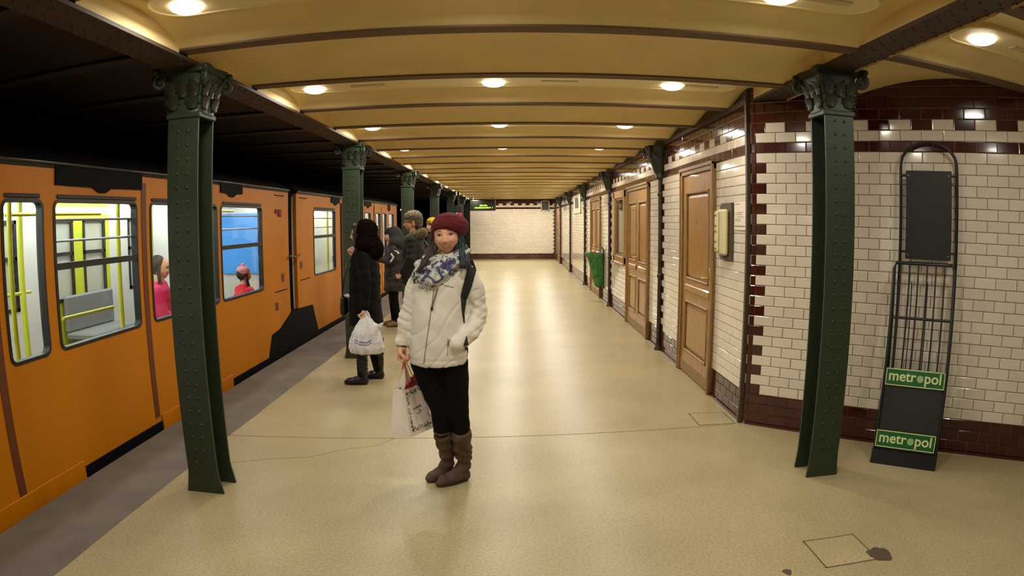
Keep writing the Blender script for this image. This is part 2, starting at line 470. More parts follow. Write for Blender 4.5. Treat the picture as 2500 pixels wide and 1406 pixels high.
# ------------------------------------------------------------------ tiled walls
TL, TH, GR = 0.1655, 0.08, 0.0045
Z0 = 0.26
TCACHE = {}
def tile_mesh(L, H, col):
    key = (round(L, 3), round(H, 3), col)
    if key not in TCACHE:
        mb = MB(); add_tile(mb, 0, 0, L, H, 0, 0, 0)
        TCACHE[key] = mb.mesh('tile', M['white_tile' if col == 'w' else 'brown_tile'], None)
    return TCACHE[key]
def add_tile(mb, s, z, L, H, tx, tz, mi):
    """tile standing in the plane y=0 (front towards -y), lower left corner at (s, z)"""
    d, b = 0.008, 0.004
    x0, x1, z0, z1 = s + GR / 2, s + L - GR / 2, z + GR / 2, z + H - GR / 2
    def y(x, zz): return -d + (x - (x0 + x1) / 2) * tx + (zz - (z0 + z1) / 2) * tz
    vs = [(x0, 0, z0), (x1, 0, z0), (x1, 0, z1), (x0, 0, z1)]
    vs += [(x0, -d + b * .8, z0), (x1, -d + b * .8, z0), (x1, -d + b * .8, z1), (x0, -d + b * .8, z1)]
    for X, Zz in ((x0 + b, z0 + b), (x1 - b, z0 + b), (x1 - b, z1 - b), (x0 + b, z1 - b)): vs.append((X, y(X, Zz), Zz))
    fs = [(8, 9, 10, 11)] + [(4 + i, 4 + (i + 1) % 4, 8 + (i + 1) % 4, 8 + i) for i in range(4)] + [(i, (i + 1) % 4, 4 + (i + 1) % 4, 4 + i) for i in range(4)]
    mb.add(vs, fs, mi)
def tiled_wall(name, origin, rz, length, ztop, opening, colour, n_parts, cam_local, thick=0.12, grout_holes=(), stuff_name='far_tiles'):
    """wall plane along local x, front to -y"""
    w = struct(name, origin, rz)
    rows = []
    k = -3
    tiles = []
    while Z0 + TH * k < ztop - 0.01:
        z = Z0 + TH * k
        h = min(TH, ztop - z)
        off = 0 if k % 2 else TL / 2
        if name == 'wall_right_angled': off = TL - .04 if k % 2 else TL / 2 - .04
        x = -off
        while x < length - 0.004:
            a, b = max(x, 0), min(x + TL, length)
            segs = [(a, b)]
            for (o0, o1, z0, z1) in opening:
                if z + h > z0 + 0.02 and z < z1 - 0.02:
                    ns = []
                    for (p, q) in segs:
                        if q <= o0 or p >= o1: ns.append((p, q)); continue
                        if p < o0: ns.append((p, o0))
                        if q > o1: ns.append((o1, q))
                    segs = ns
            for (p, q) in segs:
                cuts = [p, q]
                cb = colour(None, k)
                if cb:
                    for c_ in cb:
                        if p + 0.012 < c_ < q - 0.012: cuts.append(c_)
                cuts.sort()
                for p2, q2 in zip(cuts[:-1], cuts[1:]):
                    if q2 - p2 > 0.018: tiles.append((p2, z, q2 - p2, h, colour((p2 + q2) / 2, k)))
            x += TL
        k += 1
    cl = Vector(cam_local)
    def size(t):
        d = Vector((t[0] + t[2] / 2, 0, t[1])) - cl
        return t[2] * t[3] * abs(d.y) / d.length ** 3
    tiles.sort(key=size, reverse=True)
    rnd = random.Random(hash(name) % 1000 if False else len(name))
    for t in tiles[:n_parts]:
        o = link('tile', tile_mesh(t[2], t[3], t[4]), w, loc=(t[0], 0, t[1]))
        o.rotation_euler = (rnd.gauss(0, .004), 0, rnd.gauss(0, .004))
    mb = MB()
    for t in tiles[n_parts:]: add_tile(mb, t[0], t[1], t[2], t[3], rnd.gauss(0, .005), rnd.gauss(0, .005), 0 if t[4] == 'w' else 1)
    if mb.v: mb.build(stuff_name, [M['white_tile'], M['brown_tile']], w, kind='stuff')
    # backing with openings: vertical columns
    g = MB(); xs = sorted({0, length, *[o for op in opening for o in op[:2]]})
    for a, b in zip(xs[:-1], xs[1:]):
        ops = [op for op in opening if op[0] <= a + 1e-4 and op[1] >= b - 1e-4]
        if not ops: g.bb(a, b, 0.0, thick, 0, ztop)
        else:
            z0, z1 = ops[0][2], ops[0][3]
            if z0 > 0.01: g.bb(a, b, 0, thick, 0, z0)
            g.bb(a, b, 0, thick, z1, ztop)
    g.build('masonry', M['grout'], w)
    return w

POSTS = [7.93, 12.2, 16.45, 20.67, 24.85]
YR = 27.7
# right wall: local x runs from the far end towards the camera (world -y), front faces world -x
RW_LEN = YR - 4.83
def ry(y): return YR - y
DOORS = [(5.73, 6.90, 0, 2.19), (8.65, 10.30, 0, 2.17), (13.52, 15.15, 0, 2.16), (25.2, 26.4, 0, 2.15)]
WIN = (10.53, 11.67, 0.91, 2.16)
ROPEN = [(ry(b), ry(a), z0, z1) for a, b, z0, z1 in DOORS + [WIN]]
def castle(s, k, ph=0):
    return 'w' if int(math.floor((s + ph) / TL)) % 2 == 0 else 'b'
def rcol(s, k):
    if s is None:
        out = []
        if k == 26: return [i * TL + (TL / 2 if k % 2 == 0 else 0) for i in range(-1, int(RW_LEN / TL) + 2)]
        if k % 2 == 0 or k == 25:
            for p in POSTS[:3]: out += [ry(p) - 0.12, ry(p) + 0.12]
        if k % 2 == 0: out += [RW_LEN - 0.085, 0.09]
        return out
    if k < 0 or k == 24 or k >= 27: return 'b'
    near = min(abs(s - ry(p)) for p in POSTS[:3])
    if k == 26: return 'b' if near < 0.3 else castle(s, k, TL / 2)
    if k == 25: return 'b' if near < 0.12 else 'w'
    if k % 2 == 0 and (near < 0.12 or s > RW_LEN - 0.085 or s < 0.09): return 'b'
    return 'w'
tiled_wall('wall_right', (1.885, YR, 0), -pi / 2, RW_LEN, 2.72, ROPEN, rcol, 300, (YR, -1.885, 1.62))

AW_LEN = 3.6
def acol(s, k):
    if s is None: return [0.04]
    if k < 0 or k == 24 or k >= 27: return 'b'
    if k == 26: return 'b' if s < 0.12 else ('w' if int((s - 0.1228) / TL + 100) % 2 == 0 else 'b')
    if s < 0.04: return 'b'
    if k % 2 == 0 and s < 0.125 and k < 24: return 'b'
    return 'w'
cl = Vector((0, 0, 1.62)) - CORN; camA = (cl.dot(AD), -cl.dot(AN), 1.62)
tiled_wall('wall_right_angled', CORN, ALPHA, AW_LEN, 2.84, [], acol, 300, camA)

def ecol(s, k):
    if s is None: return [3.72 - 0.12] if k % 2 == 0 else []
    if k < 0 or k == 24 or k >= 27: return 'b'
    if k == 26: return castle(s, k, TL / 2)
    if k % 2 == 0 and s > 3.60: return 'b'
    return 'w'
tiled_wall('wall_far', (-1.84, YR, 0), 0, 3.725, 2.72, [], ecol, 0, (1.84, -YR, 1.62), stuff_name='small_tiles')

# corner post and far corner post
t = struct('trim_1')
MB().bb(1.842, 1.879, 4.83, 4.868, 0, 2.66, bev=0.004).build('corner_post', M['iron'], t)
MB().bb(1.79, 1.875, YR - 0.07, YR - 0.001, 0, 2.62).build('far_corner_post', M['iron'], t)
# base moulding under the tiles
t = struct('baseboard_right')
bm_ = MB()
ys = [4.86] + [v for d in DOORS for v in d[:2]] + [YR - .05]
for a, b in zip(ys[::2], ys[1::2]): bm_.bb(1.862, 1.885, a, b, 0, 0.02)
bm_.build('skirting', M['brown_tile'], t)
t = struct('baseboard_right_angled', CORN, ALPHA)
MB().bb(0.02, AW_LEN, -0.02, 0, 0, 0.02).build('skirting', M['brown_tile'], t)
# unseen back wall added to bounce light, then the rear side wall
t = struct('wall_back_bounce')
MB().bb(-8, 7, -6.15, -6, -1, 3).build('bounce_surface', M['white_tile'], t)
t = struct('wall_right_rear')
e2 = CORN + AD * AW_LEN
MB().bb(e2.x, e2.x + 0.15, -6, e2.y, 0, 2.95).build('rear_plaster', M['white_tile'], t)
t = struct('wall_tunnel')
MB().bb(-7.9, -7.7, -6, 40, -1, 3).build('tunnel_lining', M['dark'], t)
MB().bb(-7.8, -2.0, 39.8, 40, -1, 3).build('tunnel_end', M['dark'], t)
MB().bb(-2.06, -1.84, YR, 40, -1, 3).build('tunnel_flank', M['dark'], t)
t = struct('track_bed')
MB().bb(-7.8, -2.86, -6, 40, -1.05, -0.9).build('track_bed_slab', M['dark'], t)
for i, x in enumerate((-3.25, -4.65)):
    MB().bb(x - .03, x + .03, -6, 40, -0.9, -0.78).build('rail', M['iron'], t)

# ------------------------------------------------------------------ ceiling: jack arches between beams
PB = 1.066; YB0 = 3.175
BE = [YB0 + PB * i for i in range(-8, 24)]
def arch(mb, x0, x1, ya, yb, z0=2.625, rise=0.105, dy0=0.0, dy1=0.0, n=12):
    a = []; b = []
    for i in range(n + 1):
        t_ = i / n; y = ya + (yb - ya) * t_; z = z0 + rise * (1 - (2 * t_ - 1) ** 2)
        a.append((x0, y + dy0, z)); b.append((x1, y + dy1, z))
    mb.add(a + b, [(i, i + 1, n + 2 + i, n + 1 + i) for i in range(n)])
    for e_, dz in ((a, .03), (b, .004)):
        lo = [(p[0], p[1], z0 - dz) for p in e_]; mb.add(e_ + lo, [(i, i + 1, n + 2 + i, n + 1 + i) for i in range(n)])
    mb.add([(x0, ya + dy0, z0 + .2), (x1, ya + dy1, z0 + .2), (x1, yb + dy1, z0 + .2), (x0, yb + dy0, z0 + .2)], [(0, 1, 2, 3)])
ce = struct('ceiling')
mp = MB(); mt = MB(); ma = MB()
SK = 0.125                                   # the beams right of the column row run slightly askew
for a, b in zip(BE[:-1], BE[1:]):
    if b < 28.2:
        arch(mp, -1.812, 1.905, a + .05, min(b - .05, 28.0), z0=2.612, rise=.10)
    arch(mt, -7.9, -2.0, a + .05, b - .05, rise=0.09)
    if b < 6.6: arch(ma, 2.12, 6.0, a + .05, b - .05, z0=2.615, dy0=0.015, dy1=3.88 * SK)
mp.build('platform_vault', M['ceiling'], ce, 0.5, False)
ma.build('side_vault', M['ceiling'], ce, 0.5, False)
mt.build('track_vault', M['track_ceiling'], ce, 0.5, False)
def ibeam_x(x0, x1):
    mb = MB(); mb.bb(x0, x1, -0.056, 0.056, 2.602, 2.615, bev=.003); mb.bb(x0, x1, -0.012, 0.012, 2.61, 2.84); return mb
bmesh_p = ibeam_x(-1.86, 1.94).mesh('beam', M['beam']); bmesh_t = ibeam_x(-7.7, -2.0).mesh('beam', M['track_ceiling'])
bmesh_a = ibeam_x(0, 4.4).mesh('beam', M['beam'])
for y in BE:
    if y < 28: link('beam', bmesh_p, ce, loc=(0, y, 0))
    link('track_beam', bmesh_t, ce, loc=(0, y, 0))
    if y < 5.0: link('beam', bmesh_a, ce, loc=(2.08, y, 0), rot=(0, 0, math.atan(SK)))
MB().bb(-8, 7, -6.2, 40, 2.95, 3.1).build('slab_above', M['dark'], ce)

# rivet heads
def rivet_mesh(mname, r=0.0105, h=0.007, axis='y'):
    mb = MB(); seg = 8
    prof = [(r, 0), (r * .85, h * .6), (r * .45, h)]
    rings = []
    for rr, hh in prof:
        ring = []
        for k in range(seg):
            a = 2 * pi * k / seg; u, v = rr * cos(a), rr * sin(a)
            ring.append({'y': (u, -hh, v), 'x': (hh, u, v), 'z': (u, v, -hh)}[axis])
        rings.append(ring)
    mb.loft(rings, True, True)
    return mb
RV = {ax: {} for ax in 'xyz'}
def rivet(ax, key, m):
    if key not in RV[ax]: RV[ax][key] = rivet_mesh('rivet', axis=ax).mesh('rivet', m, 1.2)
    return RV[ax][key]

# girders along the platform on both column rows
def girder(x0, x1, z, ya, yb, label_m, near_y=9.5):
    g = MB()
    g.bb(x0, x1, ya, yb, z, z + 0.02)
    for x in (x0 + .055, x1 - .055): g.bb(x - .01, x + .01, ya, yb, z + .02, z + .26)
    o = g.build('girder', label_m, ce)
    rb = MB(); cnt = 0
    rows = [x0 + .03, x0 + .075, x1 - .075, x1 - .03]
    y = max(ya, 0.2); i = 0
    while y < min(yb, 16):
        for j, x in enumerate(rows):
            yy = y + (0.04 if j % 2 else 0)
            if y < near_y and cnt < 300:
                link('rivet', rivet('z', 'g', label_m), o, loc=(x, yy, z)); cnt += 1
            else:
                q = rivet_mesh('r', axis='z'); rb.add([(v[0] + x, v[1] + yy, v[2] + z) for v in q.v], q.f)
        y += 0.105
    if rb.v: rb.build('far_rivets', label_m, o, kind='stuff')
girder(-2.04, -1.80, 2.565, -6, 28, M['girder'])
girder(1.90, 2.14, 2.60, -6, 5.2, M['girder'], 5.2)
MB().bb(1.84, 1.93, 4.85, YR, 2.575, 2.62, bev=.004).bb(1.87, 1.93, 4.85, YR, 2.60, 2.80).build('wall_top_girder', M['girder'], ce)
MB().bb(-1.84, 1.88, YR - .04, YR, 2.58, 2.63).build('far_wall_girder', M['girder'], ce)
#@@COLUMNS
# ------------------------------------------------------------------ riveted columns with cast capitals
def spiral(c, u, r0=0.045, turns=1.4, n=26, w=Vector((0, 0, 1))):
    """scroll in the plane (u, z) rolling inwards"""
    pts = []; rs = []
    for i in range(n + 1):
        t_ = i / n; a = pi * 0.5 - 2 * pi * turns * t_; r = r0 * (1 - 0.8 * t_)
        pts.append(Vector(c) + u * (r * cos(a)) + w * (r * sin(a))); rs.append(0.017 * (1 - .55 * t_))
    return pts, rs
def capital(parent, z0, z1, hw0, hw1, hd0, hd1, m, mleaf, full=True, scale=1.0):
    """bell, abacus, corner scrolls and two tiers of leaves"""
    H = z1 - z0
    def ring(hx, hy, z, n=8, p=5):
        out = []
        for k in range(32):
            a = 2 * pi * k / 32; ca, sa = cos(a), sin(a)
            r = (abs(ca) ** p + abs(sa) ** p) ** (-1 / p); out.append((hx * r * ca, hy * r * sa, z))
        return out
    bell = MB(); R_ = []
    for t_, f in ((0, 0), (0.04, .10), (0.08, .02), (0.2, .05), (0.45, .18), (0.7, .42), (0.88, .75), (0.93, .9)):
        R_.append(ring(hw0 + (hw1 - hw0) * f * .72, hd0 + (hd1 - hd0) * f * .72, z0 + H * t_))
    bell.loft(R_); bell.build('bell', m, parent, 0.7)
    ab = MB(); R_ = []
    for zz, g in ((z1 - .045, .92), (z1 - .038, 1.0), (z1 - .018, 1.0), (z1 - .014, 1.05), (z1, 1.05)):
        rr = []
        for k in range(48):
            a = 2 * pi * k / 48; ca, sa = cos(a), sin(a); r = (abs(ca) ** 9 + abs(sa) ** 9) ** (-1 / 9)
            c_ = 1 - .13 * (abs(cos(2 * a))) ** 2      # concave sides
            rr.append((hw1 * g * r * ca * c_, hd1 * g * r * sa * c_, zz))
        R_.append(rr)
    ab.loft(R_); ab.build('abacus', m, parent, 0.7)
    for sx in (-1, 1):
        for sy in (-1, 1):
            u = Vector((sx * hw1, sy * hd1, 0)).normalized()
            c_ = Vector((sx * (hw1 - .02), sy * (hd1 - .02), z1 - 0.085))
            v = MB(); pts, rs = spiral(c_, u, 0.046 * scale)
            stem_ = [Vector((sx * hw0 * .9, sy * hd0 * .9, z0 + H * .42)), Vector((sx * (hw0 + (hw1 - hw0) * .25), sy * (hd0 + (hd1 - hd0) * .25), z0 + H * .66)), Vector((sx * (hw0 + (hw1 - hw0) * .62), sy * (hd0 + (hd1 - hd0) * .62), z1 - .05))]
            v.tube(stem_ + pts, [.014, .016, .018] + rs, 8)
            v.ell(c_, (.018 * scale,) * 3, 8, 6)
            v.ell(c_ + u * .03 + Vector((0, 0, .062 * scale)), (.022 * scale,) * 3, 8, 6)
            v.build('corner_scroll', m, parent, 1.0)
    # leaves: curled tongues with a rib and lobed edge
    def leaf(px, py, nx, ny, zb, h, w, curl):
        n_ = Vector((nx, ny, 0)); tdir = Vector((-ny, nx, 0)); mb = MB(); rings = []
        for i in range(9):
            t_ = i / 8; out = 0.006 + curl * (t_ ** 2.6); z = zb + h * (t_ - 0.30 * max(0, t_ - .75) ** 1.0 * 2.2)
            ww = w * (0.62 + .62 * sin(pi * min(t_ * .95, 1))) * (1 + (.16 if i % 2 else -.12)) * (1 - .82 * t_ ** 4)
            base = Vector((px, py, z)) + n_ * out
            front = [base + tdir * (ww * q) + n_ * (0.010 * (1 - abs(q) * 2) + .004 * abs(q)) for q in (-.5, -.25, 0, .25, .5)]
            back = [base + tdir * (ww * q) - n_ * .008 for q in (.5, -.5)]
            rings.append(front + back)
        mb.loft(rings); return mb
    for tier, (zf, hf, cu) in enumerate(((0.10, .34, .035), (0.34, .40, .055))):
        for sx, sy in ((0, -1), (0, 1), (-1, 0), (1, 0)):
            for q in ((-.55, .55) if tier == 0 else (-.62, 0, .62)):
                f = .05 if tier == 0 else .22
                hx = hw0 + (hw1 - hw0) * f * .72; hy = hd0 + (hd1 - hd0) * f * .72
                if sx == 0: px, py, w = q * hx, sy * hy, hx * (.62 if tier == 0 else .5)
                else: px, py, w = sx * hx, q * hy, hy * (.62 if tier == 0 else .5)
                leaf(px, py, sx, sy, z0 + H * zf, H * hf, w, cu * scale).build('leaf', mleaf, parent, 0.8)

def column(x, y, label, near, zc0=2.29, ztop=2.575, group=None, fl=.026):
    """H section: two riveted flanges across the platform, web between"""
    t = thing('iron_column', label, 'column', (x, y, 0), 0, group)
    W, D = 0.208, 0.205
    for s in (-1, 1):
        f = MB(); yy0, yy1 = (s * D / 2, s * (D / 2 - .014))
        f.bb(-W / 2, W / 2, min(yy0, yy1), max(yy0, yy1), 0.15, zc0 + .01)
        f.loft([[(-W / 2 - e_, min(yy0, yy1), z), (W / 2 + e_, min(yy0, yy1), z), (W / 2 + e_, max(yy0, yy1), z), (-W / 2 - e_, max(yy0, yy1), z)] for e_, z in ((fl, 0), (fl * .95, .01), (fl * .2, .11), (0, .15))])
        for sx in (-1, 1):       # angle iron legs behind the flange
            f.bb(sx * .012, sx * .03, min(yy0, yy1 - s * .0), max(yy0, yy1 - s * .05), 0.01, zc0) if False else f.bb(min(sx * .010, sx * .019), max(sx * .010, sx * .019), min(s * (D / 2 - .012), s * (D / 2 - .07)), max(s * (D / 2 - .012), s * (D / 2 - .07)), 0.0, zc0)
        fo = f.build('flange', M['green'], t)
        rb = MB()
        z = 0.20; i = 0
        while z < zc0 - .03:
            for dx in (-.034, .034):
                if s == -1:
                    if near: link('rivet', rivet('y', 'c', M['green']), fo, loc=(dx, -D / 2, z))
                    else:
                        q = rivet_mesh('r'); rb.add([(v[0] + dx, v[1] - D / 2, v[2] + z) for v in q.v], q.f)
            z += 0.083
        if rb.v: rb.build('rivets', M['green'], fo, kind='stuff')
    w = MB().bb(-.009, .009, -D / 2 + .01, D / 2 - .01, 0, zc0)
    wo = w.build('web', M['green'], t)
    rb = MB(); z = .2
    q = rivet_mesh('r', axis='x')
    while z < zc0 - .03:
        for yy in (-.06, .06):
            for sx in (-1, 1):
                rb.add([(v[0] * sx + sx * .018, v[1] + yy, v[2] + z) for v in q.v], q.f)
        z += 0.083
    rb.build('web_rivets', M['green'], wo, kind='stuff')
    cp = MB().bb(-W / 2 - .012, W / 2 + .012, -D / 2 - .012, D / 2 + .012, zc0 - .02, zc0 + .012, bev=.005).build('collar', M['green'], t)
    capital(t, zc0, ztop, .118, .172, .114, .168, M['green'], M['darkgreen'])
    return t
LC = [3.492 + 4.06 * i for i in range(-1, 7)]
LLAB = {0: 'near left dark green riveted iron column with cast leaf capital, in front of the orange train',
        1: 'second dark green riveted column from the left, directly behind the woman with the white plastic bag',
        2: 'third green column of the platform edge row, rising behind the man in the fur hat',
        3: 'fourth green column of the platform edge row, seen above the yellow beanie',
        4: 'fifth green column of the platform edge row, beside the red display',
        5: 'last green column of the platform edge row, next to the far tiled wall'}
for i, y in enumerate(LC):
    if i == 0 or y > 25: continue
    column(-1.913, y, LLAB[i - 1], i < 2)
column(2.02, 3.71, 'near right dark green riveted iron column standing in front of the angled tiled wall', True, zc0=2.33, ztop=2.61, fl=.012)

def wall_post(y, label):
    """slim iron post against the wall carrying a half capital"""
    t = thing('wall_post', label, 'post', (1.855, y, 0), 0)
    r = MB()
    r.tube([(0, 0, 0.0), (0, 0, 2.22)], 0.028, 12); r.build('shaft', M['postiron'], t, 0.9)
    b = MB(); b.lathe([(.05, 0), (.05, .02), (.036, .05), (.03, .09), (.03, .1)], seg=16)
    b.build('base', M['postiron'], t, 0.7)
    for z in (.95, 1.98): MB().lathe([(.028, z - .03), (.038, z - .015), (.038, z + .015), (.028, z + .03)], seg=14).build('ring', M['postiron'], t, 0.8)
    c_ = bpy.data.objects.new('capital', None)
    COL.objects.link(c_); c_.parent = t
    bell = MB(); R_ = []
    for z, hx in ((2.16, .03), (2.19, .05), (2.21, .045), (2.28, .06), (2.38, .085), (2.46, .10), (2.52, .125), (2.575, .14)):
        R_.append([(hx * .9 * cos(2 * pi * k / 20) - hx * .15, hx * sin(2 * pi * k / 20), z) for k in range(20)])
    bell.v = []; bell.loft([[(x * 1.45 + .01, y_ * 1.4, z) for x, y_, z in r] for r in R_]); bell.build('bell', M['darkgreen'], c_, 0.8)
    for a in (-2.2, -2.9, 2.9, 2.2, -1.3, 1.3):
        u = Vector((cos(a), sin(a), 0)); side = Vector((-u.y, u.x, 0)); mb = MB(); rings = []
        for i in range(8):
            q = i / 7; base = u * (.065 + .07 * q + .05 * q ** 4) + Vector((0, 0, 2.24 + .24 * q - .06 * max(0, q - .8) * 5 * .4)); w = .05 * (0.5 + .7 * sin(pi * q)) * (1 + .18 * sin(3 * i))
            rings.append([base - side * w, base + u * .012, base + side * w, base - u * .006])
        mb.loft(rings); mb.build('leaf', M['darkgreen'], c_, 0.9)
    for sy in (-1, 1):
        u = Vector((-.8, sy * .7, 0)).normalized(); cc = Vector((-.15, sy * .14, 2.525))
        pts, rs = spiral(cc, u, .04); v = MB(); v.tube(pts, rs, 7); v.ell(cc + u * .035 + Vector((0, 0, .03)), (.02, .02, .02), 8, 6)
        v.build('corner_scroll', M['darkgreen'], c_, 1.0)
PL = ['slim iron post with leafy capital against the wall between the first and second wooden doors',
      'slim iron post with leafy capital between the wooden window and the green bin bag',
      'slim iron post just beyond the third wooden door on the right wall',
      'slim iron post on the right wall beyond the pale framed poster',
      'farthest slim iron post on the right wall, near the far corner']
for y, l in zip(POSTS, PL): wall_post(y, l)

# ------------------------------------------------------------------ lamps
def lamp(x, y, z, label, group, light=True):
    t = thing('ceiling_lamp', label, 'lamp', (x, y, z), 0, group)
    MB().lathe([(.105, .03), (.115, .024), (.115, .008), (.100, .0), (.094, .006), (.094, .03)], seg=28).build('lamp_ring', M['lampring'], t, 0.6)
    MB().lathe([(.094, .012), (.092, -.004), (.080, -.022), (.055, -.034), (.02, -.040)], seg=28).build('lamp_glass', M['lamp'], t, 1.2)
    if light:
        ld = bpy.data.lights.new('lamp_light', 'AREA'); ld.shape = 'DISK'; ld.size = 0.2; ld.energy = LAMP_W * (3.2 if y > 25 else 1.7 if y > 14 else 1.35 if y > 8 else 1.1 if y > 4 else 0.85) * (0.7 if x > 2 else 1.0); ld.color = LAMP_COL
        lo = bpy.data.objects.new('lamp_light', ld); COL.objects.link(lo); lo.parent = t; lo.location = (0, 0, -.05)
def tray(y, x0, x1, label, z=2.688, rz=0.0, ox=0.0):
    t = MB()
    h = .155; n = 10; pts = []
    for k in range(n + 1): a = -pi / 2 + pi * k / n; pts.append((x1 - h + h * cos(a), h * sin(a)))
    for k in range(n + 1): a = pi / 2 + pi * k / n; pts.append((x0 + h + h * cos(a), h * sin(a)))
    t.prism(pts, 0, 0.03); t = t.build('lamp_tray', M['pan'], ce); t.location = (ox, y, z); t.rotation_euler = (0, 0, rz)
    rim = MB(); rim.tube([(a, b, 0.002) for a, b in pts + [pts[0]]], .008, 6); rim.build('tray_rim', M['pan'], t, 1.0)
    for cx in (x0 + .62, (x0 + x1) / 2 + .35, x1 - .28):
        MB().bb(cx - .14, cx + .14, -.03, .03, -.008, 0.002, bev=.003).build('cover_strip', M['lampring'], t)
rows = [(2.66 + 2.132 * i) for i in range(-1, 12)]
ordn = ['behind the camera', 'nearest', 'second', 'third', 'fourth', 'fifth', 'sixth', 'seventh', 'eighth', 'ninth', 'tenth', 'eleventh', 'twelfth']
for i, y in enumerate(rows):
    if y > 27: continue
    if y < 1: w_ = ordn[1 + int(round((0.528 - y) / 2.132))].replace('nearest', 'first') + ' row behind the viewpoint'
    else: w_ = ordn[1 + int(round((y - 2.66) / 2.132))] + ' row ahead of the viewpoint'
    tray(y, -1.72, 1.74, '')
    for x, s_ in ((-1.54, 'left'), (-.14, 'middle'), (1.235, 'right')):
        lamp(x, y + .03, 2.694, 'round lit ceiling lamp, %s one of three in the %s' % (s_, w_), 'round lamps of the platform ceiling')
for y, w_ in ((2.80, 'round lit lamp right of the near right column, above the angled wall'), (0.67, 'round lamp of the side ceiling, behind and right of the viewpoint')):
    tray(y, -0.55, 1.2, 'rounded cream tray of the ' + ('side ceiling above the angled wall' if y > 1 else 'side ceiling behind the viewpoint'), rz=math.atan(SK), ox=2.88)
    lamp(2.56 if y > 1 else 2.6, y - 0.02, 2.694, w_, 'round lamps of the side ceiling')
#@@WALLTHINGS
# ------------------------------------------------------------------ doors, window on the right wall (local: x towards the camera side, front -y)
def door(n, ya, yb, h, leaves, handle_side):
    o = struct('door_%d' % n, (1.885, yb, 0), -pi / 2)
    W = yb - ya; F = .065
    f = MB(); f.bb(0, F, -.045, .10, 0, h, bev=.006); f.bb(W - F, W, -.045, .10, 0, h, bev=.006); f.bb(0, W, -.045, .10, h - F, h, bev=.006)
    f.bb(-.012, .02, -.055, -.03, 0, h + .01, bev=.004); f.bb(W - .02, W + .012, -.055, -.03, 0, h + .01, bev=.004); f.bb(-.012, W + .012, -.06, -.03, h - .02, h + .015, bev=.004)
    f.build('door_frame', M['wood2'], o)
    lw = (W - 2 * F) / leaves
    for k in range(leaves):
        x0 = F + k * lw + .004; x1 = F + (k + 1) * lw - .004; T = h - F - .004
        st = .10 if leaves == 1 else .085
        lf = MB(); lf.bb(x0, x1, .0, .03, .012, T)
        y0, y1 = -.022, .0
        lf.bb(x0, x0 + st, y0, y1, .012, T, bev=.003); lf.bb(x1 - st, x1, y0, y1, .012, T, bev=.003)
        for z0, z1 in ((.012, .24), (.80, 1.02), (T - .17, T)): lf.bb(x0 + st, x1 - st, y0, y1, z0, z1)
        lo = lf.build('door_leaf', M['wood'], o)
        for z0, z1 in ((.24, .80), (1.02, T - .17)):
            a, b = x0 + st, x1 - st
            m_ = MB()
            for p, q, r, s in ((a, b, z0, z0 + .028), (a, b, z1 - .028, z1), (a, a + .028, z0, z1), (b - .028, b, z0, z1)): m_.bb(p, q, -.032, .0, r, s, bev=.008)
            m_.build('panel_moulding', M['wood2'], lo)
            P_ = MB(); c_ = [(a + .04, z0 + .04), (b - .04, z0 + .04), (b - .04, z1 - .04), (a + .04, z1 - .04)]; ci = [(a + .07, z0 + .07), (b - .07, z0 + .07), (b - .07, z1 - .07), (a + .07, z1 - .07)]
            P_.loft([[(x, .0, z) for x, z in c_], [(x, -.006, z) for x, z in c_], [(x, -.016, z) for x, z in ci]])
            P_.build('raised_panel', M['wood'], lo)
        MB().bb(x0 + .13, x1 - .02 if leaves == 1 else x1 - .05, -.045, -.02, .90, .975, bev=.012).build('rail_block', M['wood'], lo)
        MB().bb(x0, x1, -.028, -.02, .02, .14, bev=.002).build('kick_plate', M['wood2'], lo)
    hx = (W - F - .05) if handle_side == 'near' else (F + lw + .05 if leaves > 1 else F + .05)
    hd = MB(); hd.bb(hx - .018, hx + .018, -.03, -.022, .98, 1.2, bev=.003); hd.tube([(hx, -.02, 1.1), (hx, -.07, 1.1), (hx - .02, -.078, 1.1), (hx - .10, -.075, 1.095)], .009, 8)
    hd.build('door_handle', M['brass'], o, 0.8)
    return o
d1 = door(1, 5.73, 6.90, 2.19, 1, 'near')
MB().bb(0.50, 0.58, -.021, -.015, 1.60, 1.66).build('name_plate', M['wood2'], d1)
door(2, 8.65, 10.30, 2.17, 2, 'mid')
door(3, 13.52, 15.15, 2.16, 2, 'mid')
door(4, 25.2, 26.4, 2.15, 1, 'near')
w = struct('window_1', (1.885, 11.67, 0), -pi / 2)
W_, a, b = 1.14, .91, 2.16; F = .12
f = MB()
for q in ((0, F, a, b), (W_ - F, W_, a, b), (0, W_, a, a + F), (0, W_, b - F, b)): f.bb(q[0], q[1], -.045, .06, q[2], q[3], bev=.006)
f.bb(-.01, W_ + .01, -.07, -.03, a - .02, a + .02, bev=.005)
f.build('window_frame', M['wood'], w)
f = MB(); F2 = F + .03
for q in ((F, F2, a + F, b - F), (W_ - F2, W_ - F, a + F, b - F), (F, W_ - F, a + F, a + F2), (F, W_ - F, b - F2, b - F)): f.bb(q[0], q[1], -.02, .03, q[2], q[3])
f.build('window_sash', M['wood2'], w)
MB().bb(F2, W_ - F2, 0.0, .006, a + F2, b - F2).build('window_pane', M['darkglass'], w)

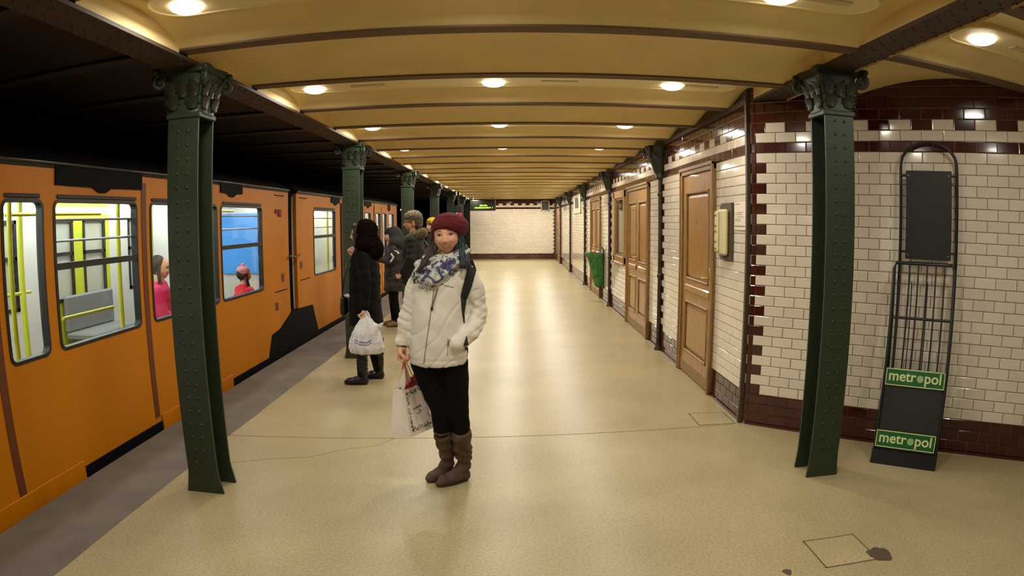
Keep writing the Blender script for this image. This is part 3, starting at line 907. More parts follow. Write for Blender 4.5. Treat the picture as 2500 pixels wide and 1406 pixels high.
# intercom
t = thing('intercom', 'cream wall intercom on a dark grey backplate beside the first wooden door', 'intercom', (1.873, 5.38, 0), 0)
p = [(-.16 + 0, 1.34), (-.13, 1.30), (.15, 1.31), (.15, 1.80), (-.12, 1.80), (-.16, 1.77)]
MB().prism([(-y, z) for y, z in p], -.022, 0, 'x').build('back_plate', M['greyplate'], t)
MB().bb(-.075, -.02, -.10, .115, 1.345, 1.745, bev=.02).build('housing', M['plastic'], t)
MB().bb(-.098, -.07, .02, .10, 1.37, 1.73, bev=.012).build('front_cover', M['plastic'], t)
for z in (1.69, 1.60, 1.55, 1.46, 1.40): MB().bb(-.102, -.096, .035, .075, z - .008, z + .008).build('button', M['ink'], t)
MB().bb(-.066, -.03, -.02, .05, 1.325, 1.35, bev=.006).build('cord_gland', M['ink'], t)

def notice(label, y0, y1, z0, z1, m, lines=True, frame=None, x=1.872):
    t = thing('notice' if frame is None else 'poster', label, 'notice' if frame is None else 'poster', (x, (y0 + y1) / 2, z0), 0)
    w = (y1 - y0) / 2; h = z1 - z0
    MB().bb(-.004, 0, -w, w, 0, h).build('sheet', m, t)
    if frame is not None:
        f = MB()
        for q in ((-w, w, 0, .03), (-w, w, h - .03, h), (-w, -w + .03, 0, h), (w - .03, w, 0, h)): f.bb(-.02, 0, q[0], q[1], q[2], q[3])
        f.build('frame', frame, t)
        MB().prism([(-w * .5, h * .3), (w * .62, h * .3), (w * .7, h * .9), (-w * .3, h * .85)], -.0055, -.004, 'x').build('printed_picture', M['ink'], t)
    elif lines:
        L_ = MB()
        for k, (a_, b_, c_) in enumerate(((.06, .5, .92), (.2, .8, .62), (.12, .7, .55), (.3, .85, .46), (.1, .55, .38), (.1, .6, .32), (.05, .95, .14), (.05, .95, .11))):
            L_.bb(-.0048, -.004, w - 2 * w * a_, w - 2 * w * b_, h * c_, h * c_ + .004)
        L_.build('print_lines', M['ink'], t)
notice('white printed notice sheet between the intercom and the wall corner post', 4.93, 5.205, 1.57, 1.80, M['paper'])
notice('pale framed poster high on the right wall beyond the third door', 17.6, 19.6, 1.86, 2.40, M['paper'], frame=M['plastic'])

# far fire cabinet sign: small dark box high on the far wall
t = thing('notice_board', 'small dark board with a pale frame high on the far wall at the right', 'board', (1.40, YR - .012, 2.12), 0)
MB().bb(-.16, .16, -.04, 0, 0, .40).build('board_panel', M['board'], t)
f = MB()
for q in ((-.18, .18, -.02, .01), (-.18, .18, .39, .42), (-.18, -.15, -.02, .42), (.15, .18, -.02, .42)): f.bb(q[0], q[1], -.055, 0, q[2], q[3])
f.build('frame', M['plastic'], t)

# LED sign hanging near the far wall
t = thing('information_display', 'black hanging display with two rows of yellow-green LED letters before the far wall', 'display', (-1.215, 26.3, 2.09), 0)
MB().bb(-.53, .52, -.09, .09, 0, .43, bev=.01).build('case', M['signbox'], t)
MB().bb(-.44, .44, -.096, -.09, .06, .33).build('screen', M['ledpanel'], t)
for x in (-.4, .4): MB().tube([(x, 0, .43), (x, 0, .60)], .015, 8).build('hanger', M['signbox'], t)
rl = random.Random(3)
def glyphs(cx, z, n, cw, ch):
    mb = MB(); px = cw / 6.5; pz = ch / 7
    x = cx - n * cw / 2
    for i in range(n):
        lo = rl.choice((5, 5, 7))
        for c_ in range(5):
            for r in range(lo):
                if (c_ in (0, 4) and rl.random() < .75) or (r in (0, lo // 2, lo - 1) and rl.random() < .6):
                    mb.bb(x + c_ * px, x + c_ * px + px * .95, -.099, -.096, z + r * pz, z + r * pz + pz * .95)
        x += cw
    return mb
glyphs(.03, .185, 6, .052, .065).build('letter_row', M['led'], t, kind='stuff')
glyphs(.0, .095, 13, .052, .065).build('letter_row', M['led'], t, kind='stuff')
MB().bb(.385, .398, -.099, -.096, .12, .16).bb(.385, .398, -.099, -.096, .095, .107).build('letter_row', M['led'], t)

t = thing('red_display', 'small glowing red number display at the fifth platform edge column', 'display', (-1.66, 19.5, 1.72), 0)
MB().bb(-.10, .13, -.05, .05, -.12, .42, bev=.01).build('case', M['signbox'], t)
dg = MB()
for q in ((0.0, .10, .02, .045), (0.0, .10, .095, .12), (0, .10, .165, .19), (0, .025, .02, .12), (.075, .10, .02, .19)): dg.bb(q[0], q[1], -.055, -.05, q[2], q[3])
dg.build('red_digit', M['red'], t)
MB().bb(-.055, -.02, -.055, -.05, .13, .19).build('blue_mark', M['bluled'], t)
MB().bb(-.01, .04, -.02, .02, .42, .845).build('bracket', M['signbox'], t)

t = thing('tunnel_lamp', 'small white lamp shining in the dark tunnel beyond the end of the train', 'lamp', (-4.53, 26.0, 2.19))
MB().lathe([(.03, .10), (.06, .08), (.085, .03), (.085, .0), (.07, .0)], seg=20).build('shade', M['signbox'], t, 0.7)
MB().ell((0, 0, .0), (.06, .06, .06), 14, 10).build('bulb', M['lamp'], t, 2)
MB().tube([(0, 0, .10), (0, 0, .42)], .012, 8).build('hanger', M['signbox'], t, 1.0)

# bin bag on its wall bracket
t = thing('waste_bag', 'green plastic waste bag hanging from the right wall by the third door', 'waste bag', (1.873, 13.05, 0), 0)
br = MB(); br.bb(-.03, 0, -.02, .02, .26, 1.06, bev=.005); br.tube([(-.01, 0, 1.05), (-.05, 0, 1.10), (-.02, 0, 1.12)], .012, 8); br.build('bracket', M['postiron'], t, 0.6)
rg = MB(); rg.tube([(-.19 + .165 * cos(k * pi / 12), .16 * sin(k * pi / 12), .985) for k in range(25)], .008, 6, cap=False); rg.build('hoop', M['postiron'], t, 1.0)
bg = MB(); R_ = []
for z, rx, ry, cx in ((.30, .06, .06, -.105), (.32, .09, .08, -.11), (.42, .105, .09, -.12), (.55, .12, .11, -.135), (.7, .14, .13, -.155), (.85, .158, .15, -.175), (.97, .172, .165, -.19), (.995, .18, .175, -.195), (.985, .19, .18, -.20), (.93, .185, .178, -.205), (.90, .17, .165, -.20)):
    R_.append([(cx + rx * cos(2 * pi * k / 28) * (1 + .035 * sin(5 * 2 * pi * k / 28 + z * 6)), ry * sin(2 * pi * k / 28) * (1 + .035 * sin(7 * 2 * pi * k / 28)), z) for k in range(28)])
bg.loft(R_[:9], True, False); bg.loft(R_[8:], True, False)
bo = bg.build('bag', M['binbag'], t, 1.0)
MB().ell((-.11, 0, .36), (.088, .078, .085), 14, 8).build('rubbish_lump', M['binbag2'], t, 2)
MB().tube([(-.135, -.115, .55), (-.165, -.148, .8), (-.185, -.17, .98)], .004, 5).build('bag_fold', M['binbag2'], t)

# ------------------------------------------------------------------ newspaper rack at the angled wall (local x along the wall, -y out of it)
t = thing('newspaper_rack', 'black leaning newspaper rack with two green metropol signs at the angled tiled wall', 'rack', tuple(CORN), ALPHA)
def arch_tube(x0, x1, zb, zs, zt, y0, y1, r):
    pts = [(x0, y0, zb)]
    cx = (x0 + x1) / 2; hw = (x1 - x0) / 2
    for k in range(17):
        a = pi - pi * k / 16; q = abs(cos(a)); pts.append((cx + hw * cos(a) * (1 if abs(cos(a)) > .99 else abs(cos(a)) ** -.15 if False else 1), y1, zs + (zt - zs) * sin(a) ** .85 if sin(a) > 0 else zs))
    pts.append((x1, y0, zb)); return pts
RX0, RX1 = 1.20, 1.625
at_ = MB(); at_.tube(arch_tube(RX0, RX1, 0.02, 2.05, 2.24, -.10, -.09, .012), .0115, 10); at_.build('arched_frame', M['rack'], t, 1.0)
for z in (2.0, 1.46): MB().tube([(RX0, -.09, z), (RX1, -.09, z)], .008, 8).build('cross_bar', M['rack'], t, 1.0)
MB().bb(RX0 + .04, RX1 - .04, -.115, -.10, 1.41, 2.035, bev=.003).build('upper_board', M['board'], t)
for x in (RX0 + .06, RX1 - .06):
    for z in (1.44, 2.0): MB().ell((x, -.118, z), (.006, .003, .006), 8, 4).build('screw', M['alu'], t)
# leaning front: plane from (y=-.15, z=1.385) down to (y=-.42, z=0)
def fy(z): return -.135 - (.30) * (1.385 - z) / 1.385
fx0, fx1 = lambda z: 1.165 + .0 * z, lambda z: 1.62
fr = MB()
fr.tube([(1.165, fy(0), 0.012), (1.165, fy(1.34), 1.34), (1.18, fy(1.385), 1.38), (1.60, fy(1.385), 1.38), (1.62, fy(1.34), 1.34), (1.62, fy(0), .012)], .013, 8)
fr.build('leaning_frame', M['rack'], t, 1.0)
for sx in (1.165, 1.62):
    s_ = MB(); s_.tube([(sx, -.11, 1.30), (sx, -.10, 1.1), (sx, -.09, .02)], .010, 8); s_.tube([(sx, fy(1.34), 1.34), (sx, -.11, 1.30)], .01, 8); s_.build('side_bar', M['rack'], t, 1.0)
    MB().add([(sx, fy(.5), .5), (sx, -.095, .5), (sx, -.09, .02), (sx, fy(.02), .02)], [(0, 1, 2, 3)]).build('side_sheet', M['board'], t)
for k in range(6):
    x = 1.165 + .455 * (k + .75) / 6.9
    MB().tube([(x, fy(1.38), 1.38), (x, fy(.62), .62)], .0065, 8).build('grille_bar', M['rack'], t, 1.0)
MB().tube([(1.165, fy(1.0), 1.0), (1.62, fy(1.0), 1.0)], .009, 8).build('grille_cross_bar', M['rack'], t, 1.0)
for k in range(3): MB().tube([(1.30 + .12 * k, -.105, 1.25), (1.30 + .12 * k, -.10, .5)], .004, 6).build('rear_bar', M['rack'], t, 1.0)
def slab(x0, x1, z0, z1, off, th):
    y0, y1 = fy(z0) - off, fy(z1) - off
    return MB().add([(x0, y0, z0), (x1, y0, z0), (x1, y1, z1), (x0, y1, z1), (x0, y0 + th, z0), (x1, y0 + th, z0), (x1, y1 + th, z1), (x0, y1 + th, z1)],
                    [(0, 1, 2, 3), (5, 4, 7, 6), (0, 4, 5, 1), (3, 2, 6, 7), (1, 5, 6, 2), (0, 3, 7, 4)])
slab(1.17, 1.615, .06, .64, .005, .012).build('lower_board', M['board'], t)
slab(1.15, 1.635, .0, .10, .03, .05).build('foot_box', M['rack'], t)
def text_mesh(body, size, ext=0.001):
    cu = bpy.data.curves.new('txt', 'FONT'); cu.body = body; cu.size = size; cu.extrude = ext; cu.resolution_u = 3; cu.offset = size * 0.018
    o = bpy.data.objects.new('txt', cu); COL.objects.link(o)
    me = bpy.data.meshes.new_from_object(o.evaluated_get(bpy.context.evaluated_depsgraph_get()))
    bpy.data.objects.remove(o)
    mb = MB(); mb.v = [tuple(v.co) for v in me.vertices]; mb.f = [tuple(p.vertices) for p in me.polygons]; mb.m = [0] * len(mb.f)
    xs = [v[0] for v in mb.v]; w = max(xs)
    bpy.data.meshes.remove(me); return mb, w
def rack_sign(zc, h, x0, x1):
    z0, z1 = zc - h / 2, zc + h / 2
    so = slab(x0, x1, z0, z1, .022, .006).build('sign', M['sign'], t)
    b = MB()
    for q in ((x0, x1, z0, z0 + .006), (x0, x1, z1 - .006, z1), (x0, x0 + .006, z0, z1), (x1 - .006, x1, z0, z1)):
        s2 = slab(q[0], q[1], q[2], q[3], .0235, .003); b.add(s2.v, s2.f)
    b.build('sign_border', M['signwhite'], so)
    tilt = math.atan2(.30, 1.385)
    def place(mb, x, z):
        Mx = Matrix.Translation((x, fy(z) - .0235, z)) @ Matrix.Rotation(pi / 2 - 0, 4, 'X') @ Matrix.Identity(4)
        Mx = Matrix.Translation((x, fy(z) - .0235, z)) @ Matrix.Rotation(pi / 2 - tilt, 4, 'X')
        return mb.xf(Mx)
    S = h * .88
    m1, w1 = text_mesh('metr', S); m2, w2 = text_mesh('pol', S)
    gr = S * .24; tot = w1 + w2 + gr * 2 + .012; k = (x1 - x0 - .045) / tot
    for m_ in (m1, m2): m_.v = [(v[0] * k, v[1], v[2]) for v in m_.v]
    xs = x0 + .02; zb = z0 + h * .30
    place(m1, xs, zb).build('lettering', M['signwhite'], so)
    g = MB(); g.prism([(gr * 1.05 * cos(2 * pi * a / 20), gr * 1.05 * sin(2 * pi * a / 20)) for a in range(20)], 0, .001)
    gx = xs + w1 * k + gr * 1.05 + .004
    place(g, gx, zb + gr * .95).build('globe_emblem', M['globe'], so)
    ln = MB()
    for q in (-.5, 0, .5): ln.bb(-gr * sqrt(1 - q * q), gr * sqrt(1 - q * q), gr * q - .001, gr * q + .001, .001, .0016); ln.bb(gr * q - .001, gr * q + .001, -gr * sqrt(1 - q * q), gr * sqrt(1 - q * q), .001, .0016)
    place(ln, gx, zb + gr * .95).build('globe_lines', M['signwhite'], so)
    place(m2, gx + gr * 1.05 + .004, zb).build('lettering', M['signwhite'], so)
rack_sign(.60, .115, 1.175, 1.612)
rack_sign(.175, .115, 1.165, 1.605)
#@@TRAIN
# ------------------------------------------------------------------ train
TX = -2.935
def ty(y285): return y285 * 1.03
tr = thing('metro_train', 'orange-yellow metro train with lit windows standing at the platform edge on the left', 'train', (TX, 0, 0))
ZB, ZT = -0.06, 2.055
WZ0, WZ1 = 0.865, 1.853
def side_plate(y0, y1, wy0=None, wy1=None, wz0=WZ0, wz1=WZ1, r=.06, zb=ZB, zt=ZT, name='body_panel', m=None):
    mb = MB(); m = m or M['orange']
    th = .045
    if wy0 is None:
        mb.bb(-th, 0, y0, y1, zb, zt)
    else:
        inner = rrect(wy0, wy1, wz0, wz1, r)
        n_ = len(inner); q = n_ // 4
        outer = []
        cs = [(y1, zt), (y0, zt), (y0, zb), (y1, zb)]
        for k in range(4): outer += [cs[k]] * q
        for x in (0, -th):
            vs = [(x, a, b) for a, b in outer] + [(x, a, b) for a, b in inner]
            fs = []
            for j in range(n_):
                k = (j + 1) % n_
                if outer[j] == outer[k]: fs.append((j, n_ + k, n_ + j))
                else: fs.append((j, k, n_ + k, n_ + j))
            mb.add(vs, fs)
        o = len(mb.v); mb.add([(x, a, b) for x in (0, -th) for a, b in inner], [(j, (j + 1) % n_, n_ + (j + 1) % n_, n_ + j) for j in range(n_)])
        mb.add([(x, a, b) for x in (0, -th) for a, b in cs], [(j, (j + 1) % 4, 4 + (j + 1) % 4, 4 + j) for j in range(4)])
    return mb.build(name, m, tr, None, False)
def window(wy0, wy1, wz0=WZ0, wz1=WZ1, r=.06, bar=None, rim=.022, bars=()):
    inner = rrect(wy0, wy1, wz0, wz1, r); inn2 = rrect(wy0 + rim, wy1 - rim, wz0 + rim, wz1 - rim, max(r - rim, .01)); n_ = len(inner)
    mb = MB(); R_ = [[(x, a, b) for a, b in P] for x, P in ((-.05, inner), (.006, inner), (.008, inn2), (-.05, inn2))]
    mb.loft(R_, True, False)
    wo = mb.build('window_rim', M['rimgrey'], tr)
    g = MB(); g.add([(-.012, a, b) for a, b in inn2], [tuple(range(n_))]); g.build('pane', M['glass'], wo, None, False)
    if bar: MB().bb(-.03, .006, wy0, wy1, bar - .022, bar + .022).build('transom', M['rimgrey'], wo)
    for z in bars: MB().tube([(-.06, wy0 + .02, z), (-.06, wy1 - .02, z)], .009, 8).build('rail', M['alu'], wo)
# layout along y : (start, end, window start, window end, transom)
SEG = []
def seg(y0, y1, w0=None, w1=None, bar=None, bars=()):
    side_plate(y0, y1, w0, w1)
    if w0 is not None: window(w0, w1, bar=bar, bars=bars)
seg(-2.6, -1.35, -2.4, -1.45)
seg(-1.35, 0.0, -1.2, -.15, 1.42, (1.6,))
seg(0.0, .75, .1, .62); seg(.75, 1.5, .88, 1.4)
seg(1.5, 2.2, 1.62, 2.1)
seg(2.2, 2.82, 2.30, 2.74)
seg(2.82, 3.33, 2.87, 3.28)
seg(3.33, 4.56, 3.38, 4.44, 1.415, (1.58, 1.72))
seg(4.56, 5.30, 4.63, 5.22)
seg(5.30, 5.96, 5.38, 5.93)
seg(5.96, 7.42, 6.00, 7.14, 1.415, (1.60, 1.74))
seg(7.42, 8.06)
seg(8.38, 9.06)
seg(9.06, 10.66, 9.15, 10.36, 1.44, (1.58, 1.72))
seg(10.84, 11.6, 10.95, 11.5); seg(11.6, 12.35, 11.7, 12.25)
seg(12.35, 13.35, 12.5, 13.05, 1.44, (1.58,))
seg(13.45, 14.15, 13.55, 14.05); seg(14.15, 14.85, 14.25, 14.75)
seg(14.85, 16.1, 14.95, 15.65, 1.44, (1.58,))
# door and gap pillars
def pillar(y0, y1, z0=-.03, z1=1.98, m='trainblack', d=.004): MB().bb(0, d, y0, y1, z0, z1).build('door_seam', M[m], tr)
M['seamorange'] = mat('train_dark_orange', (96, 46, 10), 0.5)  # dark orange-brown of door seams, number plate, stickers and hose
pillar(2.745, 2.815, -.03, 1.98, 'seamorange'); pillar(4.50, 4.575, .09, 2.0, 'seamorange')
pillar(5.285, 5.315, .09, 2.0, 'seamorange'); pillar(7.40, 7.415, .3, 1.98, 'seamorange') if False else None
pillar(10.70, 10.78); pillar(13.37, 13.43); pillar(11.59, 11.61); pillar(14.14, 14.16)
MB().bb(-.05, -.01, 10.66, 10.84, ZB, ZT).build('body_panel', M['orange'], tr)
MB().bb(-.05, -.01, 13.35, 13.45, ZB, ZT).build('body_panel', M['orange'], tr)
# skirt, sill line, steps
for a, b in ((-2.6, 3.45), (4.60, 6.1)): MB().bb(0, .012, a, b, -.06, .095, bev=.004).build('skirt_band', M['orange'], tr)
for a, b in ((3.45, 4.60), (6.1, 7.35), (9.25, 16.1)): MB().bb(-.03, .008, a, b, -.10, .045).build('door_step', M['trainblack'], tr)
pb = MB(); pb.prism([(7.1, -.1), (7.33, .30), (7.62, .33), (7.95, .44), (8.10, .50), (9.0, .46), (9.2, .10), (9.3, -.1)], -.05, .010, 'x'); pb.build('bogie_shroud', M['trainblack'], tr)
# underframe and roof
M['gutter'] = mat('glossy_dark_gutter', (30, 27, 24), 0.22)
MB().bb(-2.25, -.04, -2.6, 8.06, -.62, -.06).build('underframe', M['trainblack'], tr)
MB().bb(-2.25, -.04, 8.38, 16.1, -.62, -.06).build('underframe', M['trainblack'], tr)
for a, b in ((-2.6, 8.06), (8.38, 16.1)):
    R_ = []
    for y in (a, b): R_.append([(x, y, z) for x, z in ((0.0, 2.05), (.012, 2.07), (0.0, 2.10), (-.05, 2.15), (-.25, 2.22), (-.7, 2.27), (-1.15, 2.285), (-1.6, 2.27), (-2.05, 2.22), (-2.25, 2.15), (-2.3, 2.05), (-1.15, 2.05))])
    MB().loft(R_).build('roof', M['trainroof'], tr, 0.5)
    MB().tube([(.012, a, 2.085), (.012, b, 2.085)], .016, 8).build('rain_gutter', M['gutter'], tr, 1.0)
MB().bb(-2.2, -.10, 8.04, 8.40, -.1, 2.12).build('bellows', M['trainblack'], tr)
bl = MB()
for k in range(5): bl.bb(-2.22, -.06, 8.08 + .06 * k, 8.11 + .06 * k, -.05, 2.13)
bl.build('bellows_rib', M['trainblack'], tr)
# door mechanism boxes above windows
for (a, b, d) in ((3.40, 4.50, .13), (6.0, 6.55, .10), (10.1, 10.62, .10), (12.5, 13.1, .10), (14.9, 15.2, .13)):
    c_ = (a + b) / 2
    MB().prism([(a, 2.08), (a, 2.075 - d), (c_ - .12, 2.07 - d), (c_ - .04, 2.035 - d), (c_ + .04, 2.035 - d), (c_ + .12, 2.07 - d), (b, 2.075 - d), (b, 2.08)], 0, .014, 'x').build('door_gear_cover', M['trainblack'], tr)
for a, b in ((2.9, 3.24), (3.42, 4.42), (4.66, 5.2), (6.05, 7.1), (9.2, 10.3)):
    MB().bb(.0, .012, a, b, WZ1 + .005, WZ1 + .030, bev=.004).build('window_drip_rail', M['rimgrey'], tr)
# small marks on the blank panels
for y, z, s in ((7.72, 1.78, .05), (7.60, 1.80, .03)): MB().bb(0, .02, y - s, y + s, z - s * .9, z + s * .9, bev=.008).build('tail_light' if s > .04 else 'number_plate', M['redtissue'] if s > .04 else M['seamorange'], tr)
for y, z in ((7.8, .96), (8.55, 1.07), (7.55, .62)): MB().bb(0, .004, y - .05, y + .05, z - .05, z + .05).build('sticker', M['seamorange'], tr)
for (a, b, z) in ((7.5, 7.95, .80), (8.5, 8.95, .86), (7.55, 7.9, 2.0), (8.5, 8.85, 2.0)): MB().bb(0, .003, a, b, z - .006, z + .006).build('panel_seam', M['trainblack'], tr)
MB().tube([(.03, 8.0, 1.22), (.06, 8.2, 1.20), (.03, 8.42, 1.22)], .015, 8).build('coupling_hose', M['seamorange'], tr, 1.0)
# far side, floor, ends, interior
for a, b in ((-2.6, 8.06), (8.38, 16.1)):
    MB().bb(-2.25, -.05, a, b, .02, .06).build('cabin_floor', M['infloor'], tr)
    MB().bb(-2.25, -.05, a, b, 2.02, 2.045).build('cabin_ceiling', M['inwall'], tr)
    for y in (a, b - .04): MB().bb(-2.25, -.05, y, y + .04, .02, 2.05).build('end_wall', M['inwall'], tr)
    MB().bb(-2.2, -2.13, a + .1, b - .1, 1.86, 1.93, bev=.01).build('light_tube', M['tube'], tr)  # added glowing strip on the far wall to brighten the window tops
    for x in (-.45, -1.75): MB().bb(x - .07, x + .07, a + .1, b - .1, 1.985, 2.018, bev=.01).build('light_tube', M['tube'], tr)
MB().bb(-2.25, -.02, 16.1, 16.13, -.05, 2.06).build('end_panel', M['orange'], tr)
def far_seg(y0, y1, kind):
    x0, x1 = -2.26, -2.21
    if kind == 'wall':
        MB().bb(x0, x1, y0, y1, .05, 2.03).build('far_wall_panel', M['inwall'], tr)
    else:
        z0, z1 = (.85, 1.80)
        f_ = MB(); f_.bb(x0, x1, y0, y1, .05, z0); f_.bb(x0, x1, y0, y1, z1, 2.03)
        f_.bb(x0, x1, y0, y0 + .1, z0, z1); f_.bb(x0, x1, y1 - .1, y1, z0, z1)
        f_.build('far_wall_panel', M['inyellow'] if kind == 'door' else M['inwall'], tr)
        MB().bb(x0 + .02, x0 + .026, y0 + .1, y1 - .1, z0, z1).build('far_pane', M['inpane'], tr)
        r_ = MB()
        for q in ((y0 + .1, y1 - .1, z0, z0 + .04), (y0 + .1, y1 - .1, z1 - .04, z1), (y0 + .1, y0 + .14, z0, z1), (y1 - .14, y1 - .1, z0, z1), (y0 + .1, y1 - .1, 1.38, 1.42)): r_.bb(x1 - .01, x1 + .012, q[0], q[1], q[2], q[3])
        r_.build('far_window_rim', M['rimgrey'], tr)
M['navy'] = mat('navy_cap_cloth', (18, 20, 34), 0.9)
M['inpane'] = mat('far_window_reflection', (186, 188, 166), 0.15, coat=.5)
y = -2.5; pat = ['window', 'wall', 'door', 'door', 'wall', 'window', 'wall', 'door', 'door', 'wall']
wd = {'window': 1.25, 'wall': .35, 'door': .68}; i = 0
while y < 15.8:
    k_ = pat[i % len(pat)]; y2 = min(y + wd[k_], 16.0)
    if y < 8.06 < y2: y2 = 8.06
    far_seg(y, y2, k_ if y2 - y > .5 or k_ == 'wall' else 'wall'); y = y2 if y2 != 8.06 else 8.38; i += 1
# blue printed panel seen through the window before the blank end
MB().bb(-2.205, -2.19, 9.9, 12.6, .0 + 1.02, 1.9).build('blue_panel', M['blue'], tr) if False else None
MB().bb(-.96, -.27, 7.99, 8.01, 1.00, 1.80, bev=.004).build('blue_panel', M['blue'], tr)
# grab poles
for x, y in ((-.35, 2.86), (-.35, 3.30), (-1.1, 4.2), (-.35, 4.66), (-.35, 5.9), (-1.2, 3.3), (-1.8, 4.9), (-1.1, 6.4), (-.3, 10.9), (-.5, 9.9), (-.9, 10.4), (-1.2, 11.4), (-.3, 12.4), (-.3, 1.4), (-1.2, 1.8)):
    MB().tube([(x, y, .06), (x, y, 2.02)], .019, 10).build('grab_pole', M['inyellow'], tr, 1.0)
for (x, y0, y1, z) in ((-.4, 2.9, 3.28, .98), (-1.2, 3.4, 4.4, 1.15), (-.4, 3.9, 4.6, 1.0), (-1.5, 2.7, 3.6, .9), (-.4, 9.3, 10.3, 1.1), (-.5, 3.4, 4.6, 1.78), (-.5, 6.0, 7.4, 1.82)):
    MB().tube([(x, y0, z), (x, y1, z)], .014, 8).build('grab_rail', M['inyellow'], tr, 1.0)
for y0 in (3.5, 6.0, 9.3, 12.5, -1.2, 1.6):
    for x in (-.42, -1.95):
        s_ = MB(); s_.bb(x - .22, x + .22, y0, y0 + 1.0, .42, .50, bev=.02); xb = x - .2 if x < -1 else x + .2
        s_.bb(xb - .03, xb + .03, y0, y0 + 1.0, .5, .92 if x < -1 else .80, bev=.02); s_.bb(x - .15, x + .15, y0 + .1, y0 + .9, .06, .42); s_.build('bench_seat', M['inseat'], tr)
#@@PEOPLE
# ------------------------------------------------------------------ heads
def gs(u, v, cu, cv, su, sv): return exp(-((u - cu) / su) ** 2 - ((v - cv) / sv) ** 2)
def head_local(seg=72, rings=54, child=False):
    """head about the eye line; front -y; z from -.112 (chin) to +.112"""
    mb = MB(); vs = []
    for i in range(rings + 1):
        th = pi * i / rings
        for j in range(seg):
            ph = 2 * pi * j / seg
            dx, dy, dz = sin(th) * cos(ph), sin(th) * sin(ph), cos(th)
            x, y, z = .074 * dx, .094 * dy, .113 * dz
            if dy < 0: y *= .96
            if z < -.015:
                q = min((-z - .015) / .098, 1); x *= 1 - .26 * q * q; y = y * (1 - .12 * q) - .006 * q if dy < 0 else y * (1 - .45 * q)
                sq = 1 + .10 * sin(pi * q); x *= sq
            fr = max(0, -dy)
            if fr > .15:
                w = min(1, (fr - .15) / .35)
                b = 0
                b += .0045 * gs(x, z, 0, -.012, .010, .018)
                b += .021 * gs(x, z, 0, -.035, .0100, .0115) + .007 * gs(x, z, 0, -.02, .0075, .018)
                b += .0075 * (gs(x, z, .0135, -.040, .007, .007) + gs(x, z, -.0135, -.040, .007, .007))
                b -= .0085 * (gs(x, z, .033, 0, .017, .011) + gs(x, z, -.033, 0, .017, .011))
                b += .004 * (gs(x, z, .032, .021, .022, .008) + gs(x, z, -.032, .021, .022, .008))
                b += .0085 * (gs(x, z, .040, -.034, .018, .015) + gs(x, z, -.040, -.034, .018, .015))
                b -= .004 * (gs(x, z, .029, -.050, .004, .014) + gs(x, z, -.029, -.050, .004, .014))
                b += .006 * gs(x, z, 0, -.066, .026, .014)
                b += .006 * gs(x, z, 0, -.098, .016, .012)
                y -= b * w
            vs.append((x, y, z))
    fs = []
    for i in range(rings):
        for j in range(seg):
            k = (j + 1) % seg; fs.append((i * seg + j, (i + 1) * seg + j, (i + 1) * seg + k, i * seg + k))
    mb.add(vs, fs)
    return mb
HEAD = head_local(); HB = bvh_of(HEAD)
def on_face(x, z, off=0.0): return (x, hit(HB, x, z, default=-.06) - off, z)
def patch(poly, off, n=3):
    """filled outline lying on the face"""
    cx = sum(p[0] for p in poly) / len(poly); cz = sum(p[1] for p in poly) / len(poly)
    mb = MB(); N_ = len(poly); vs = [on_face(cx, cz, off)]; fs = []
    for r in range(1, n + 1):
        for (x, z) in poly: vs.append(on_face(cx + (x - cx) * r / n, cz + (z - cz) * r / n, off if r < n else off * .2))
    for j in range(N_): fs.append((0, 1 + j, 1 + (j + 1) % N_))
    for r in range(n - 1):
        for j in range(N_): a = 1 + r * N_; b = a + N_; fs.append((a + j, b + j, b + (j + 1) % N_, a + (j + 1) % N_))
    return mb.add(vs, fs)
def face_line(pts, rs, off, seg=6):
    P = [on_face(x, z, off) for x, z in pts]
    return MB().tube(P, rs, seg)
